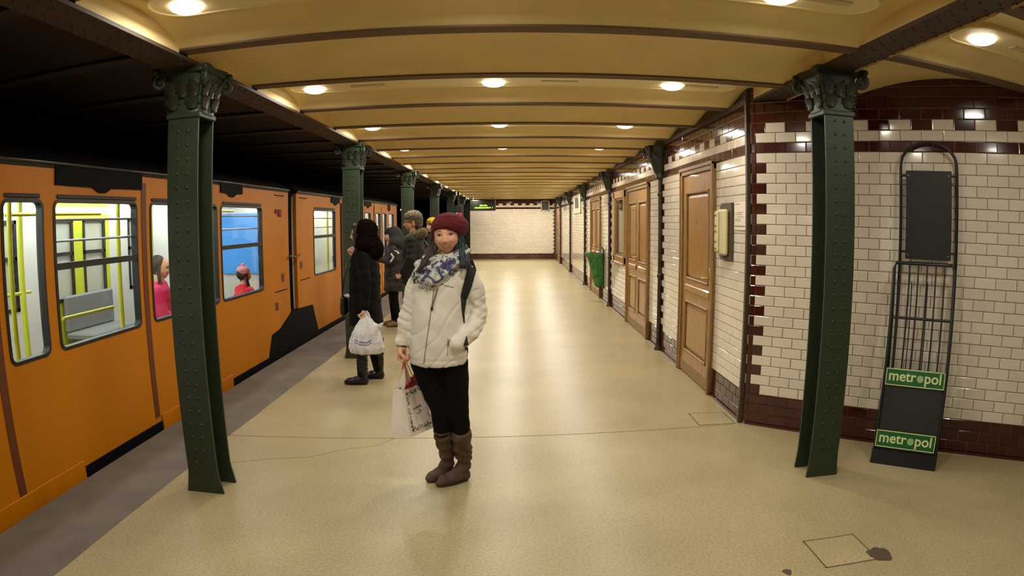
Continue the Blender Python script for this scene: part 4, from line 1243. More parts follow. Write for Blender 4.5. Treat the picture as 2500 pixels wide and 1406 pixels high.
def features(parent, Mx, smile=False, skin='skin', simple=False, browm='brow'):
    def bld(mb, nm, m, sm=1.5): return mb.xf(Mx).build(nm, M[m], parent, sm)
    for s in (-1, 1):
        al = []
        for k in range(16):
            a = 2 * pi * k / 16; al.append((s * .033 + .0145 * cos(a), (.0044 if sin(a) > 0 else .0036) * sin(a) * (1 - .15 * cos(a) * s) + .0005))
        bld(patch(al, .0016), 'eye', 'eyew')
        bld(patch([(s * .033 + .0002 + .0062 * cos(a), .0004 + min(.0050, .0062 * sin(a))) for a in [2 * pi * k / 12 for k in range(12)]], .0030), 'iris', 'iris')
        bld(face_line([(s * .033 + .0155 * q, .0062 - .0062 * q * q - (.0015 if q * s < -.8 else 0)) for q in (-1, -.6, -.2, .2, .6, 1)], [.0008, .0015, .0019, .0019, .0016, .001], .0022), 'upper_eyelid', 'brow')
        bld(face_line([(s * (.017 + .034 * q), .019 + .0055 * sin(pi * (.15 + .8 * q)) ) for q in (0, .25, .5, .75, 1)], [.0014, .0021, .0021, .0017, .0008], .0006), 'eyebrow', browm)
    for s in (-1, 1): bld(patch([(s * .0062 + .0028 * cos(a), -.0462 + .0016 * sin(a)) for a in [2 * pi * k / 8 for k in range(8)]], .0006, 1), 'nostril', 'brow')  # dark spots painted for the shade inside the nostrils
    if smile:
        W = .029
        up = lambda q: -.0555 - .0068 * (1 - q * q); lo = lambda q: -.0560 - .0185 * (1 - q * q) ** .9
        top = [(W * q, up(q)) for q in [k / 6 - 1 for k in range(13)]]; bot = [(W * q, lo(q)) for q in [1 - k / 6 for k in range(1, 12)]]
        bld(patch(top + bot, .0012), 'mouth', 'iris')
        t1 = [(W * .84 * q, up(q) - .0002) for q in [k / 6 - 1 for k in range(13)]]; t2 = [(W * .84 * q, up(q) - .0085 * (1 - q * q) ** .5) for q in [1 - k / 6 for k in range(1, 12)]]
        bld(patch(t1 + t2, .0026), 'teeth', 'teeth')
        bld(face_line([(W * 1.05 * q, up(q) + .0018) for q in [k / 5 - 1 for k in range(11)]], [.0008, .002, .0027, .003, .0032, .0028, .0032, .003, .0027, .002, .0008], .0015, 8), 'upper_lip', 'lip')
        bld(face_line([(W * .98 * q, lo(q) - .0005) for q in [k / 5 - 1 for k in range(11)]], [.0008, .0022, .0034, .0040, .0044, .0045, .0044, .0040, .0034, .0022, .0008], .0012, 8), 'lower_lip', 'lip')
    else:
        bld(face_line([(.022 * q, -.062 + .001 * q * q) for q in (-1, -.5, 0, .5, 1)], [.0008, .0028, .0034, .0028, .0008], .001, 8), 'lips', 'lip')

def hand_mb(Mx, curl=1.0, mirror=1, thumb_out=False):
    """relaxed-to-gripping hand hanging down: palm from wrist (0,0,0) to -z; fingers curl towards -y*... mirror flips x"""
    mb = MB()
    mb.limb([(0, 0, .02), (0, 0, -.02)], [.024, .027], 12)
    for q, x in enumerate((-.028, -.010, .010, .028)):
        mb.capsule((x * .6, 0, -.015), (x, 0, -.078), .013, .0112, 10)
        L_ = (.034, .040, .037, .028)[q]; L2 = L_ * .72; L3 = L_ * .55
        a = radians(18 + 52 * curl); p0 = Vector((x, 0, -.080)); d = Vector((0, -sin(a), -cos(a))); p1 = p0 + d * L_
        a += radians(20 + 62 * curl); d = Vector((0, -sin(a), -cos(a))); p2 = p1 + d * L2
        a += radians(12 + 42 * curl); d = Vector((0, -sin(a), -cos(a))); p3 = p2 + d * L3
        mb.limb([p0, p1, p2, p3], [.0095, .0088, .0082, .0070], 10)
    mb.limb([(-.018, -.004, -.022), (-.036, -.018, -.045), (-.030, -.040, -.066), (-.012, -.052, -.078)], [.013, .0112, .0098, .0085], 10)
    mb.v = [(v[0] * mirror, v[1], v[2]) for v in mb.v]
    return fuse(mb, .0028, 3, .5).xf(Mx)

def body_core(joints, neck_top, neck_base):
    """continuous body under the clothes"""
    mb = MB(); J = joints
    mb.limb([neck_top, neck_base], [.052, .058]); 
    mb.limb([J['chest'], J['belly'], J['pelvis']], [.105, .095, .098], 16)
    for s in ('l', 'r'):
        mb.limb([J['chest'], J['sh' + s]], [.08, .042]); mb.limb([J['sh' + s], J['el' + s], J['wr' + s]], [.040, .031, .021])
        mb.limb([J['pelvis'], J['hip' + s], J['kn' + s], J['an' + s]], [.085, .068, .043, .020])
        an = Vector(J['an' + s]); toe = Vector(J['toe' + s]); mb.limb([an - Vector((0, 0, .04)), an.lerp(toe, .45) - Vector((0, 0, .03))], [.022, .014])
    return fuse(mb, .014, 3)
def join(*mbs):
    o = MB()
    for m_ in mbs: o.add(m_.v, m_.f)
    return o

# ------------------------------------------------------------------ the smiling woman (local frame: front -y, floor z=0)
PX = Vector((-0.42, 3.72, 0))
wo = thing('person', 'smiling woman in white jacket, burgundy knit beanie, patterned scarf and brown boots', 'person', tuple(PX))
HM = Matrix.Translation((.036, -.025, 1.553)) @ Matrix.Rotation(radians(-5), 4, 'Y') @ Matrix.Rotation(radians(3), 4, 'X')
J = dict(chest=(0.0, .02, 1.22), belly=(-.02, .01, 1.02), pelvis=(-.025, .01, .84), shl=(.165, .02, 1.315), shr=(-.14, .02, 1.31),
         ell=(.205, .03, 1.07), wrl=(.10, -.10, .93), elr=(-.20, .01, 1.10), wrr=(-.238, -.025, .915),
         hipl=(.06, .01, .80), hipr=(-.10, .01, .80), knl=(.085, .0, .52), knr=(-.005, .0, .54), anl=(.105, .06, .10), anr=(.0, .11, .10), toel=(-.02, -.02, .04), toer=(-.10, .04, .04))
core = body_core(J, (.036, 0, 1.47), (.01, .02, 1.32))
hd = MB(); hd.v = list(HEAD.v); hd.f = list(HEAD.f); hd.m = list(HEAD.m); hd.xf(HM)
HANDM = Matrix.Translation((-.238, -.03, .905)) @ Matrix.Rotation(radians(62), 4, 'Z') @ Matrix.Rotation(radians(4), 4, 'X')
hand_r = hand_mb(HANDM, .95, 1)
body = join(hd, core, hand_r)
bo = body.build('body', M['skin'], wo, 3)
features(bo, HM, smile=True)
MB().ell((.036 + .0755, .0, 1.538), (.008, .016, .028), 10, 8).build('ear', M['skin'], bo, 2)

# trousers
tm = MB()
for s, hx, kx, bx in (('r', -.10, -.018, -.012), ('l', .055, .088, .10)):
    tm.limb([(hx, .01, .80), ((hx * .55 + kx * .45), .005, .66), (kx, .0, .50), (bx, .015, .36)], [.098, .086, .064, .056], 18)
tm.limb([(-.10, .01, .86), (.055, .01, .86)], [.10, .10], 18)
tq = fuse(tm, .008, 4); disp(tq, lambda v, n: .0035 * noise.noise(Vector((v.x * 9, v.y * 9, v.z * 22))))
tq.build('trousers', M['blackcloth'], wo, 3)

# jacket
def ring_e(cx, cy, rx, ry, z, n=40, tilt=0.0, p=2.4):
    out = []
    for k in range(n):
        a = 2 * pi * k / n; ca, sa = cos(a), sin(a); r = (abs(ca) ** p + abs(sa) ** p) ** (-1 / p)
        x = cx + rx * r * ca; y = cy + ry * r * sa; out.append((x, y, z + tilt * (y - cy) + 0))
    return out
jm = MB()
jm.loft([ring_e(-.026, .0, .168, .135, .80, tilt=.10), ring_e(-.026, .0, .176, .142, .83, tilt=.08), ring_e(-.022, .0, .172, .142, .93), ring_e(-.018, .0, .163, .136, 1.05), ring_e(-.010, .005, .160, .130, 1.18), ring_e(.002, .008, .163, .122, 1.27),
         ring_e(.012, .012, .160, .105, 1.33), ring_e(.018, .015, .125, .088, 1.375), ring_e(.02, .015, .09, .075, 1.41), ring_e(.025, .015, .082, .072, 1.44)])
jm.limb([(-.115, .02, 1.315), (-.158, .018, 1.23), (-.182, .014, 1.13), (-.212, .005, 1.03), (-.238, -.02, .925)], [.058, .062, .058, .053, .045], 18)
jm.limb([(.145, .02, 1.325), (.185, .025, 1.24), (.205, .03, 1.14), (.205, .02, 1.06), (.168, -.06, .985), (.098, -.115, .925)], [.060, .064, .062, .063, .056, .046], 18)
jq = fuse(jm, .0075, 5, .5)
def jfold(v, n):
    d = .004 * noise.noise(Vector((v.x * 7, v.y * 7, v.z * 9)))
    arm = max(0, min(1, (abs(v.x - (-.005)) - .155) / .03))
    if v.z < 1.2: d += arm * .0085 * noise.noise(Vector((v.x * 8, v.y * 8, v.z * 30 + v.x * 12)))
    d += .003 * sin(v.z * 60 + v.x * 30) * exp(-((v.z - .99) / .05) ** 2) * (1 if v.x > .1 else 0)
    d -= .006 * exp(-((v.z - .835 - .06 * (v.y)) / .008) ** 2) * (0 if v.x > .19 or v.x < -.205 else .6)
    fx = -.055 + (v.z - 1.0) * .15
    d += .0045 * noise.noise(Vector((v.x * 16 + v.z * 10, 0, v.z * 6))) * (n.y < 0)
    q = noise.noise(Vector((v.x * 6 + v.z * 3, v.y * 5, v.z * 17 - abs(v.x) * 9)))
    d -= .0062 * max(0, 1 - abs(q) * 6) * (arm if v.z < 1.24 else .25) 
    q = noise.noise(Vector((v.x * 9 - v.z * 7 + 4, v.y * 3, v.z * 5)))
    d -= .0045 * max(0, 1 - abs(q) * 8) * (1 - arm) * (v.z < 1.3)
    return d
disp(jq, jfold)
JB = bvh_of(jq)
jo = jq.build('jacket', M['jacket'], wo, 3)
strip_on(JB, [(-.022, 1.28), (-.055, 1.06), (-.098, .79)], [.004] * 3, .0005, .0012, 20).build('zip', M['jtrim'], jo)
strip_on(JB, [(-.034, 1.28), (-.067, 1.06), (-.110, .79)], [.016] * 3, .0008, .0022, 20).build('zip_flap', M['jacket'], jo)
def cord(pts, r, nm, m, par, bv=JB, off=.004):
    MB().tube([(x, hit(bv, x, z) - off, z) for x, z in pts], r, 6).build(nm, M[m], par, 1.0)
cord([(-.010, 1.245), (-.022, 1.21), (-.034, 1.165), (-.040, 1.135), (-.038, 1.128), (-.030, 1.165), (-.018, 1.205), (-.004, 1.25)], .0022, 'draw_cord', 'jtrim', jo)
MB().box((-.040, hit(JB, -.040, 1.135) - .006, 1.135), (.012, .008, .018)).build('cord_lock', M['strap'], jo)
lg = strip_on(JB, [(.040, 1.262), (.084, 1.252)], [.004, .004], .0006, .001, 6); lg.build('chest_emblem', M['jtrim'], jo)
strip_on(JB, [(.032, 1.266), (.038, 1.262)], [.009, .003], .0006, .0012, 3).build('chest_emblem', M['ink'], jo)
cord([(.050, .962), (.045, .92), (.043, .86), (.040, .79)], .0016, 'pocket_seam', 'jtrim', jo, JB, .001)
cord([(.060, .955), (.052, .94), (.050, .915)], .003, 'pocket_zip_pull', 'jtrim', jo, JB, .002)
strip_on(JB, [(.155, .975), (.152, .93), (.146, .875)], [.004, .026, .006], .0008, .0015, 10, default=-.08).build('sleeve_panel', M['jgreen'], jo)
# cuff of the arm that hangs
MB().tube([(-.2375, -.019, .926), (-.2405, -.026, .900)], [.043, .038], 20).build('cuff', M['jacket'], jo, 1.0)
MB().tube([(-.2395, -.024, .906), (-.241, -.027, .892)], [.034, .031], 20).build('inner_cuff', M['strap'], jo, 1.0)

# scarf
sm_ = MB()
def loop(z0, rx, ry, drop, r, ph, cx=.02):
    pts = []; rs = []
    for k in range(29):
        a = 2 * pi * k / 28; f = max(0, -sin(a)) ; x = cx + rx * cos(a) - .03 * f * drop * 5; y = .01 + ry * sin(a) * (1.0 if sin(a) > 0 else 1.1)
        z = z0 - drop * f + .022 * sin(2 * a + ph) + .05 * cos(a) * .6; pts.append((x, y, z)); rs.append(r * (1 + .18 * sin(3 * a + ph)))
    sm_.tube(pts, rs, 14, cap=False)
    sm_.ell(pts[0], (r, r, r), 10, 8)
loop(1.42, .100, .088, .015, .030, 0.3)
loop(1.40, .115, .098, .060, .032, 1.4)
loop(1.372, .125, .100, .095, .027, 2.6, .0)
sm_.limb([(-.12, -.02, 1.37), (-.105, -.085, 1.32), (-.045, -.118, 1.285), (.01, -.11, 1.32), (.075, -.09, 1.375), (.12, -.03, 1.42)], [.036, .040, .034, .036, .036, .036])
sm_.limb([(-.075, -.06, 1.405), (-.01, -.088, 1.40), (.05, -.085, 1.412), (.115, -.045, 1.445)], [.028, .030, .030, .030])
sm_.limb([(-.09, -.09, 1.36), (-.03, -.11, 1.345), (.05, -.10, 1.40)], [.034, .036, .03])
sq = fuse(sm_, .007, 3, .5)
disp(sq, lambda v, n: .006 * noise.noise(Vector((v.x * 14 + v.z * 26, v.y * 10, v.z * 34 - v.x * 22))) + .004 * sin((v.z * 1.0 - v.x * .55) * 150 + 4 * noise.noise(v * 9)))
sq.build('scarf', M['scarf'], wo, 3)

# hair: strands each side
def strands(specs, m, nm, seed, par, r=.0085, n=9):
    rr = random.Random(seed); mb = MB()
    for spec in specs:
        for k in range(spec[-1]):
            jx = rr.gauss(0, spec[-2]); jy = rr.gauss(0, spec[-2]); ph = rr.random() * 6
            P = spec[0]; pts = []; rs = []
            for i in range(n + 1):
                t_ = i / n * (len(P) - 1); q = min(int(t_), len(P) - 2); f = t_ - q
                p = Vector(P[q]).lerp(Vector(P[q + 1]), f * f * (3 - 2 * f)); g = .25 + i / n
                pts.append(p + Vector((jx * g + .005 * sin(ph + i * 1.1), jy * g + .004 * cos(ph + i * 1.3), 0))); rs.append(r * (1 - .55 * (i / n) ** 3) * (1 + .2 * sin(ph + i)))
            mb.tube(pts, rs, 6)
    return mb.build(nm, M[m], par, 1.2)
strands([([(-.035, -.06, 1.57), (-.048, -.045, 1.50), (-.060, -.075, 1.43), (-.085, -.11, 1.375), (-.11, -.12, 1.345)], .009, 22),
         ([(-.03, -.02, 1.56), (-.055, -.01, 1.49), (-.078, -.04, 1.43), (-.095, -.095, 1.37)], .010, 22),
         ([(-.02, .04, 1.56), (-.04, .06, 1.49), (-.05, .07, 1.42), (-.06, .08, 1.36)], .016, 24),
         ([(-.030, -.05, 1.50), (-.030, -.055, 1.45), (-.020, -.075, 1.41), (-.02, -.09, 1.385)], .008, 14)], 'hairb', 'hair_brown', 3, wo)
strands([([(.108, -.05, 1.57), (.116, -.04, 1.50), (.130, -.065, 1.44), (.140, -.095, 1.385), (.135, -.10, 1.36)], .009, 24),
         ([(.11, -.01, 1.56), (.128, .0, 1.48), (.142, -.03, 1.42), (.145, -.07, 1.37)], .009, 20),
         ([(.06, .05, 1.56), (.08, .07, 1.49), (.09, .07, 1.42), (.09, .08, 1.36)], .018, 24),
         ([(.100, -.055, 1.49), (.095, -.06, 1.45), (.085, -.07, 1.425), (.07, -.085, 1.405)], .007, 14)], 'hairt', 'hair_teal', 5, wo)

# slouchy beanie
hm = MB(); rings = []; NS = 96; NR = 40
for i in range(NR + 1):
    t_ = i / NR; ring = []
    for k in range(NS):
        a = 2 * pi * k / NS; ca, sa = cos(a), sin(a)
        prof = [(0, .085, 0), (.05, .092, .004), (.12, .098, .014), (.35, .104, .040), (.55, .098, .066), (.75, .078, .091), (.88, .050, .106), (.95, .026, .112), (1, .002, .114)]
        for (t0, r0, h0), (t1, r1, h1) in zip(prof[:-1], prof[1:]):
            if t0 <= t_ <= t1 + 1e-9:
                f = (t_ - t0) / (t1 - t0); f2 = f; R0 = r0 + (r1 - r0) * f2; Hh = h0 + (h1 - h0) * f2
        x = .044 + R0 * ca * (1.0 if ca > 0 else .97); y = -.006 + R0 * 1.22 * sa
        zb = 1.592 - .040 * (1 - max(0, -sa)) - .019 * max(0, ca) - .020 * max(0, -ca) * .4 - .03 * max(0, sa)
        z = zb * (1 - min(1, t_ * 1.3)) + 1.555 * min(1, t_ * 1.3) + Hh * 1.04 if False else zb + Hh * (1.678 - zb) / .114
        sl = min(1, t_ * 1.6) * (1 - max(0, t_ - .6) * 1.2)
        x += .020 * sl * (.4 + max(0, ca)); z -= .016 * sl * max(0, ca) * max(0, 1 - t_)
        y += .02 * sl
        kn = .0024 * sin(k * NS / 96 * 2 * pi * 24 / NS + i * .9) * sin(i * 1.55) if t_ > .10 else .0018 * sin(i * 3.1)
        R_v = Vector((ca, sa, .25)); ring.append(tuple(Vector((x, y, z)) + R_v * kn * (1 if t_ < .9 else 0)))
    rings.append(ring)
hm.loft(rings, True, True); 
lining = [list(rings[0]), [(.044 + (v[0] - .044) * .93, v[1] * .93, v[2] + .02) for v in rings[0]]]
hm.loft(lining, True, False)
hm.xf(Matrix.Translation((-.002, -.012, 0))).build('beanie', M['hatred'], wo, 3)

# boots
def boot(nm, top, ankle, heel, toe, m, par, rtop=.060, ran=.046, slouch=.006, solem='sole', sole=.012):
    mb = MB(); top = Vector(top); ankle = Vector(ankle); heel = Vector(heel); toe = Vector(toe)
    mb.tube([top, top.lerp(ankle, .35), top.lerp(ankle, .7), ankle, ankle - Vector((0, 0, .05))], [rtop, rtop * .95, rtop * .84, ran, ran * .98], 20)
    d = (toe - heel); L_ = d.length; d.normalize()
    for q, r, z in ((.12, .044, .044), (.3, .046, .046), (.55, .046, .040), (.76, .042, .034), (.90, .030, .024)):
        c_ = heel + d * L_ * q; mb.ell((c_.x, c_.y, z * .92), (r, r, r * .95 if q < .8 else r * .8), 16, 10)
    mb.limb([ankle - Vector((0, 0, .02)), heel + d * L_ * .30 + Vector((0, 0, .05)), heel + d * L_ * .62 + Vector((0, 0, .036))], [ran * .98, .048, .040])
    q_ = fuse(mb, .006, 4)
    q_.v = [(v[0], v[1], max(v[2], .004)) for v in q_.v]
    disp(q_, lambda v, n: slouch * sin(v.z * 85 + 3.5 * noise.noise(v * 6) * 2 + v.x * 14) * (1 if v.z > .12 else .15) * min(1, max(0, (top.z - v.z) * 25)) + .002 * noise.noise(v * 30))
    b_ = q_.build(nm, m, par, 3)
    out = []
    side = Vector((-d.y, d.x, 0))
    for k in range(24):
        a = 2 * pi * k / 24; c_ = heel.lerp(toe, .5); w_ = .040 * (1 if cos(a) > 0 else .92)
        p = c_ + d * (L_ * .5) * cos(a) * abs(cos(a)) ** -.25 * (1 if abs(cos(a)) > .02 else 0) + side * w_ * sin(a); out.append((p.x, p.y))
    MB().prism(out, 0, sole).build('sole', M[solem], b_)
boot('boot', (.102, .0, .365), (.108, .075, .14), (.128, .105, 0), (-.055, -.035, 0), M['boot'], wo, .063)
boot('boot', (-.012, .012, .375), (.002, .105, .15), (.02, .155, 0), (-.125, .035, 0), M['boot'], wo, .060)

# backpack on her back, straps in front
bp = thing('backpack', 'black backpack worn by the smiling woman, seen by its shoulder straps', 'backpack', tuple(PX))
q_ = MB(); q_.box((0, .19, 1.12), (.26, .13, .38), bev=.05); q_ = fuse(q_, .012, 6)
q_.build('pack_body', M['strap'], bp, 3)
strip_on(JB, [(.168, 1.40), (.182, 1.34), (.160, 1.26), (.138, 1.19)], [.034, .050, .048, .038], .0005, .006, 18, default=.02).build('shoulder_strap', M['strap'], bp)
strip_on(JB, [(.138, 1.195), (.136, 1.15), (.134, 1.09), (.138, 1.04)], [.030, .024, .010, .006], .0005, .005, 12, default=.02).build('lower_strap', M['strap'], bp)
MB().box((.139, hit(JB, .139, 1.19) - .006, 1.19), (.038, .010, .012), Matrix.Rotation(.3, 3, 'Y')).build('strap_buckle', M['rack'], bp)
strip_on(JB, [(-.125, 1.375), (-.148, 1.33), (-.150, 1.27)], [.03, .030, .012], .0005, .006, 10, default=.02).build('shoulder_strap', M['strap'], bp)
MB().box((-.160, hit(JB, -.150, 1.30) - .010, 1.305), (.030, .012, .026), Matrix.Rotation(.5, 3, 'Y'), bev=.003).build('strap_clip', M['scarf'], bp)
for s in (-1, 1): MB().tube([(.01 + s * .13, .02, 1.385), (.01 + s * .10, .10, 1.38), (.01 + s * .07, .14, 1.30)], (.02), 8, flat=.3).build('strap_over_shoulder', M['strap'], bp, 1.0)

# paper shopping bag in her hand
sb = thing('shopping_bag', 'white paper shopping bag with floral print and red cord handles, held by the smiling woman', 'bag', tuple(PX))
bq = [(-.325, -.055), (-.198, -.085), (-.075, .125), (-.205, .155)]; tq_ = [(-.305, -.015), (-.236, -.05), (-.148, .12), (-.215, .155)]
def lq(t_, k):
    return Vector((bq[k][0] * (1 - t_) + tq_[k][0] * t_, bq[k][1] * (1 - t_) + tq_[k][1] * t_, .345 + .285 * t_ + (.0 if k in (0, 1) else .005 * t_)))
bgm = MB(); rr_ = []
for t_ in (0, .12, .3, .6, 1.0):
    ring = []
    for k in range(4):
        a = lq(t_, k); b = lq(t_, (k + 1) % 4)
        for f in (0, .25, .5, .75):
            p = a.lerp(b, f); side_gusset = k in (0, 2)
            nrm = (b - a).cross(Vector((0, 0, 1))).normalized()
            if side_gusset and f: p -= nrm * .012 * sin(pi * f) * t_
            ring.append(tuple(p))
    rr_.append(ring)
bgm.loft(rr_, True, False); bgm.add(rr_[0], [tuple(range(16))])
bgm.add([(v[0] * .985 - .003, v[1] * .985, v[2]) for v in rr_[-1]] + [(v[0] * .985 - .003, v[1] * .985, v[2] - .05) for v in rr_[-1]], [(j, (j + 1) % 16, 16 + (j + 1) % 16, 16 + j) for j in range(16)])
sbo = bgm.build('bag_body', M['bagpaper'], sb)
MB().add([lq(0, 0) + Vector((0, -.003, .0)), lq(0, 1) + Vector((0, -.003, 0)), lq(.26, 0).lerp(lq(.26, 1), .5) + Vector((0, -.006, 0))], [(0, 1, 2)]).build('bottom_fold', M['bagpaper'], sbo)
# print on the broad face (corner 1 -> 2)
pr = MB(); rp = random.Random(4)
fn = ((lq(.5, 2) - lq(.5, 1)).cross(Vector((0, 0, 1)))).normalized()
def fp(u, v): return lq(v, 1).lerp(lq(v, 2), u) + fn * .0025
for k in range(300):
    e_ = rp.choice('lrtb' 'lb'); a_ = rp.random()
    u, v = {'l': (.13 + rp.gauss(0, .025), a_ * .86 + .08), 'r': (.90 + rp.gauss(0, .02), a_ * .86 + .08), 't': (a_ * .8 + .1, .90 + rp.gauss(0, .02)), 'b': (a_ * .8 + .1, .13 + rp.gauss(0, .025))}[e_]
    p = fp(u, v); s_ = .0010 + .0032 * rp.random(); ex = (lq(.5, 2) - lq(.5, 1)).normalized(); ez = Vector((0, 0, 1)); an = rp.random() * 3
    pr.add([p + ex * s_ * cos(an + q) * 1.4 + ez * s_ * sin(an + q) for q in (0, 1.4, 3.1, 4.5)], [(0, 1, 2, 3)])
pr.build('floral_print', M['blackink'], sbo, kind='stuff')
sc_ = MB(); sc_.tube([fp(.32 + .36 * i / 24, .55 + .022 * sin(i * 1.25) + .003 * i / 4) for i in range(25)], .0016, 5)
sc_.tube([fp(.5 + .12 * sin(i * .5), .46 + .03 * cos(i * .5)) for i in range(9)], .0014, 5); sc_.build('script_print', M['blackink'], sbo)
G = Vector((-.222, -.055, .822))
for nm, a, b in (('handle', lq(1, 0).lerp(lq(1, 3), .35), lq(1, 0).lerp(lq(1, 3), .8)), ('handle', lq(1, 1).lerp(lq(1, 2), .3), lq(1, 1).lerp(lq(1, 2), .8))):
    a = a - Vector((0, 0, .012)); b = b - Vector((0, 0, .012))
    MB().tube([a, a.lerp(G, .5), G + Vector((-.004, 0, 0)), G + Vector((0, 0, .006)), G + Vector((.004, 0, 0)), b.lerp(G, .5), b], .0026, 6).build(nm, M['redcord'], sb, 1.0)
MB().add([lq(.95, 0) + Vector((.02, .02, 0)), lq(.95, 1) + Vector((.005, .03, 0)), (-.222, -.03, .80), (-.236, -.03, .79), lq(.95, 3) + Vector((.01, -.03, 0))], [(0, 1, 2, 3), (0, 3, 4), (4, 3, 2), (4, 2, 1)]).build('paper_sheet', M['bagpaper'], sb)
rt = MB(); P0 = lq(.97, 1) + Vector((.005, .02, 0)); P1 = lq(.97, 2) + Vector((-.005, -.005, 0))
tp = [P0.lerp(P1, i / 10) + Vector((0, 0, .018 + .05 * i / 10 + .012 * (i % 2))) for i in range(11)]; bt = [P0.lerp(P1, i / 10) - Vector((0, 0, .03)) for i in range(11)]
rt.add(tp + bt, [(i, i + 1, 12 + i, 11 + i) for i in range(10)]); rt.add([v + Vector((-.035, .012, -.006)) for v in tp + bt], [(i, i + 1, 12 + i, 11 + i) for i in range(10)])
rt.build('red_tissue', M['redtissue'], sb)
#@@OTHERS
# ------------------------------------------------------------------ waiting people
def fur(mb_src, m, nm, par, n, L_, seed, r=.004):
    """short tapered tufts over a surface"""
    rr = random.Random(seed); out = MB()
    out.add(mb_src.v, mb_src.f)
    for k in range(n):
        f = rr.choice(mb_src.f); P = [Vector(mb_src.v[i]) for i in f[:3]]
        c_ = (P[0] + P[1] + P[2]) / 3; nn = (P[1] - P[0]).cross(P[2] - P[0])
        if nn.length < 1e-12: continue
        nn.normalize(); d = (nn + Vector((rr.gauss(0, .5), rr.gauss(0, .5), rr.gauss(0, .5)))).normalized(); u = d.orthogonal().normalized(); w = d.cross(u)
        tip = c_ + d * L_ * (.6 + .7 * rr.random()); out.add([c_ + u * r, c_ - u * r * .5 + w * r * .8, c_ - u * r * .5 - w * r * .8, tip], [(0, 1, 3), (1, 2, 3), (2, 0, 3)])
    return out.build(nm, m, par, 3, False)
def simple_head(par, z, tilt=0, skin='skinpale', yaw=0, x=0, y=-.03):
    Mx = Matrix.Translation((x, y, z)) @ Matrix.Rotation(yaw, 4, 'Z') @ Matrix.Rotation(tilt, 4, 'X')
    return Mx

def standing(loc, rz, H, label, coat_m, hem, leg_m, shoe_m, skin='skinpale', yaw=0.0, tilt=0.0, coat_w=1.0, arms=None, shaft=.12, coat_r=None, shoe_args=None, feet=((.09, .02), (-.09, -.02)), puff=.002):
    k = H / 1.68
    t = thing('person', label, 'person', loc, rz)
    hz = 1.553 * k
    sh = 1.34 * k
    ar = dict(l=((.19, .03, 1.09), (.20, -.02, .86)), r=((-.19, .03, 1.09), (-.20, -.02, .86)))
    if arms: ar.update(arms)
    J = dict(chest=(0, .02, 1.22 * k), belly=(0, .01, 1.04 * k), pelvis=(0, .01, .90 * k), shl=(.17, .02, 1.32 * k), shr=(-.17, .02, 1.32 * k),
             ell=tuple(Vector(ar['l'][0]) * 1), wrl=ar['l'][1], elr=ar['r'][0], wrr=ar['r'][1],
             hipl=(.085, .01, .86 * k), hipr=(-.085, .01, .86 * k), knl=(.085, feet[0][1] * .5, .48 * k), knr=(-.085, feet[1][1] * .5, .48 * k), anl=(feet[0][0], feet[0][1] + .04, .10), anr=(feet[1][0], feet[1][1] + .04, .10), toel=(feet[0][0], feet[0][1] - .10, .04), toer=(feet[1][0], feet[1][1] - .10, .04))
    Mx = simple_head(t, hz, tilt, skin, yaw)
    h = MB(); h.v = list(HEAD.v); h.f = list(HEAD.f); h.m = list(HEAD.m); h.xf(Mx)
    core = body_core(J, (0, .0, 1.46 * k), (0, .02, 1.33 * k))
    hs = []
    for s, mir in (('l', -1), ('r', 1)):
        w = Vector(J['wr' + s]); e_ = Vector(J['el' + s]); d = (w - e_).normalized()
        q = Vector((0, 0, -1)).rotation_difference(d).to_matrix().to_4x4()
        hs.append(hand_mb(Matrix.Translation(w + d * .02) @ q, .7, mir))
    b = join(h, core, *hs).build('body', M[skin], t, 3)
    features(b, Mx)
    # coat
    cm = MB(); W = coat_w
    R_ = [(hem * 1.0, .185, .165), (hem + .03, .19, .168), (.72 * k, .19, .16), (.90 * k, .185, .155), (1.05 * k, .18, .15), (1.2 * k, .185, .148), (1.30 * k, .18, .125), (1.36 * k, .12, .095), (1.42 * k, .085, .085)]
    R_ = [r for r in R_ if r[0] <= hem + .031 or r[0] > hem + .1]
    cm.loft([ring_e(0, .01, rx * W, ry * W, z) for z, rx, ry in R_])
    for s in 'lr':
        cm.limb([J['sh' + s], J['el' + s], J['wr' + s]], [.066 * W, .062 * W, .050 * W], 16)
    cq = fuse(cm, .010, 4)
    disp(cq, lambda v, n: .010 * noise.noise(Vector((v.x * 8, v.y * 8, v.z * 14))) + puff * sin(v.z * 70 + 5 * noise.noise(v * 5)))
    co = cq.build('coat', coat_m, t, 3)
    tm = MB()
    for s in 'lr': tm.limb([J['hip' + s], J['kn' + s], tuple(Vector(J['an' + s]) + Vector((0, 0, .0)))], [.088, .066, .052], 16)
    tm.limb([J['pelvis'], J['belly']], [.12, .11])
    fuse(tm, .012, 4).build('trousers', leg_m, t, 3)
    sa = shoe_args or dict(rtop=.05, slouch=.001)
    for i, s in enumerate('lr'):
        fx, fy_ = feet[i]
        boot('shoe' if shaft < .2 else 'boot', (fx, fy_ + .045, shaft), (fx, fy_ + .05, min(.10, shaft)), (fx, fy_ + .09, 0), (fx * 1.05, fy_ - .15, 0), shoe_m, t, **sa)
    return t, J, Mx, cq

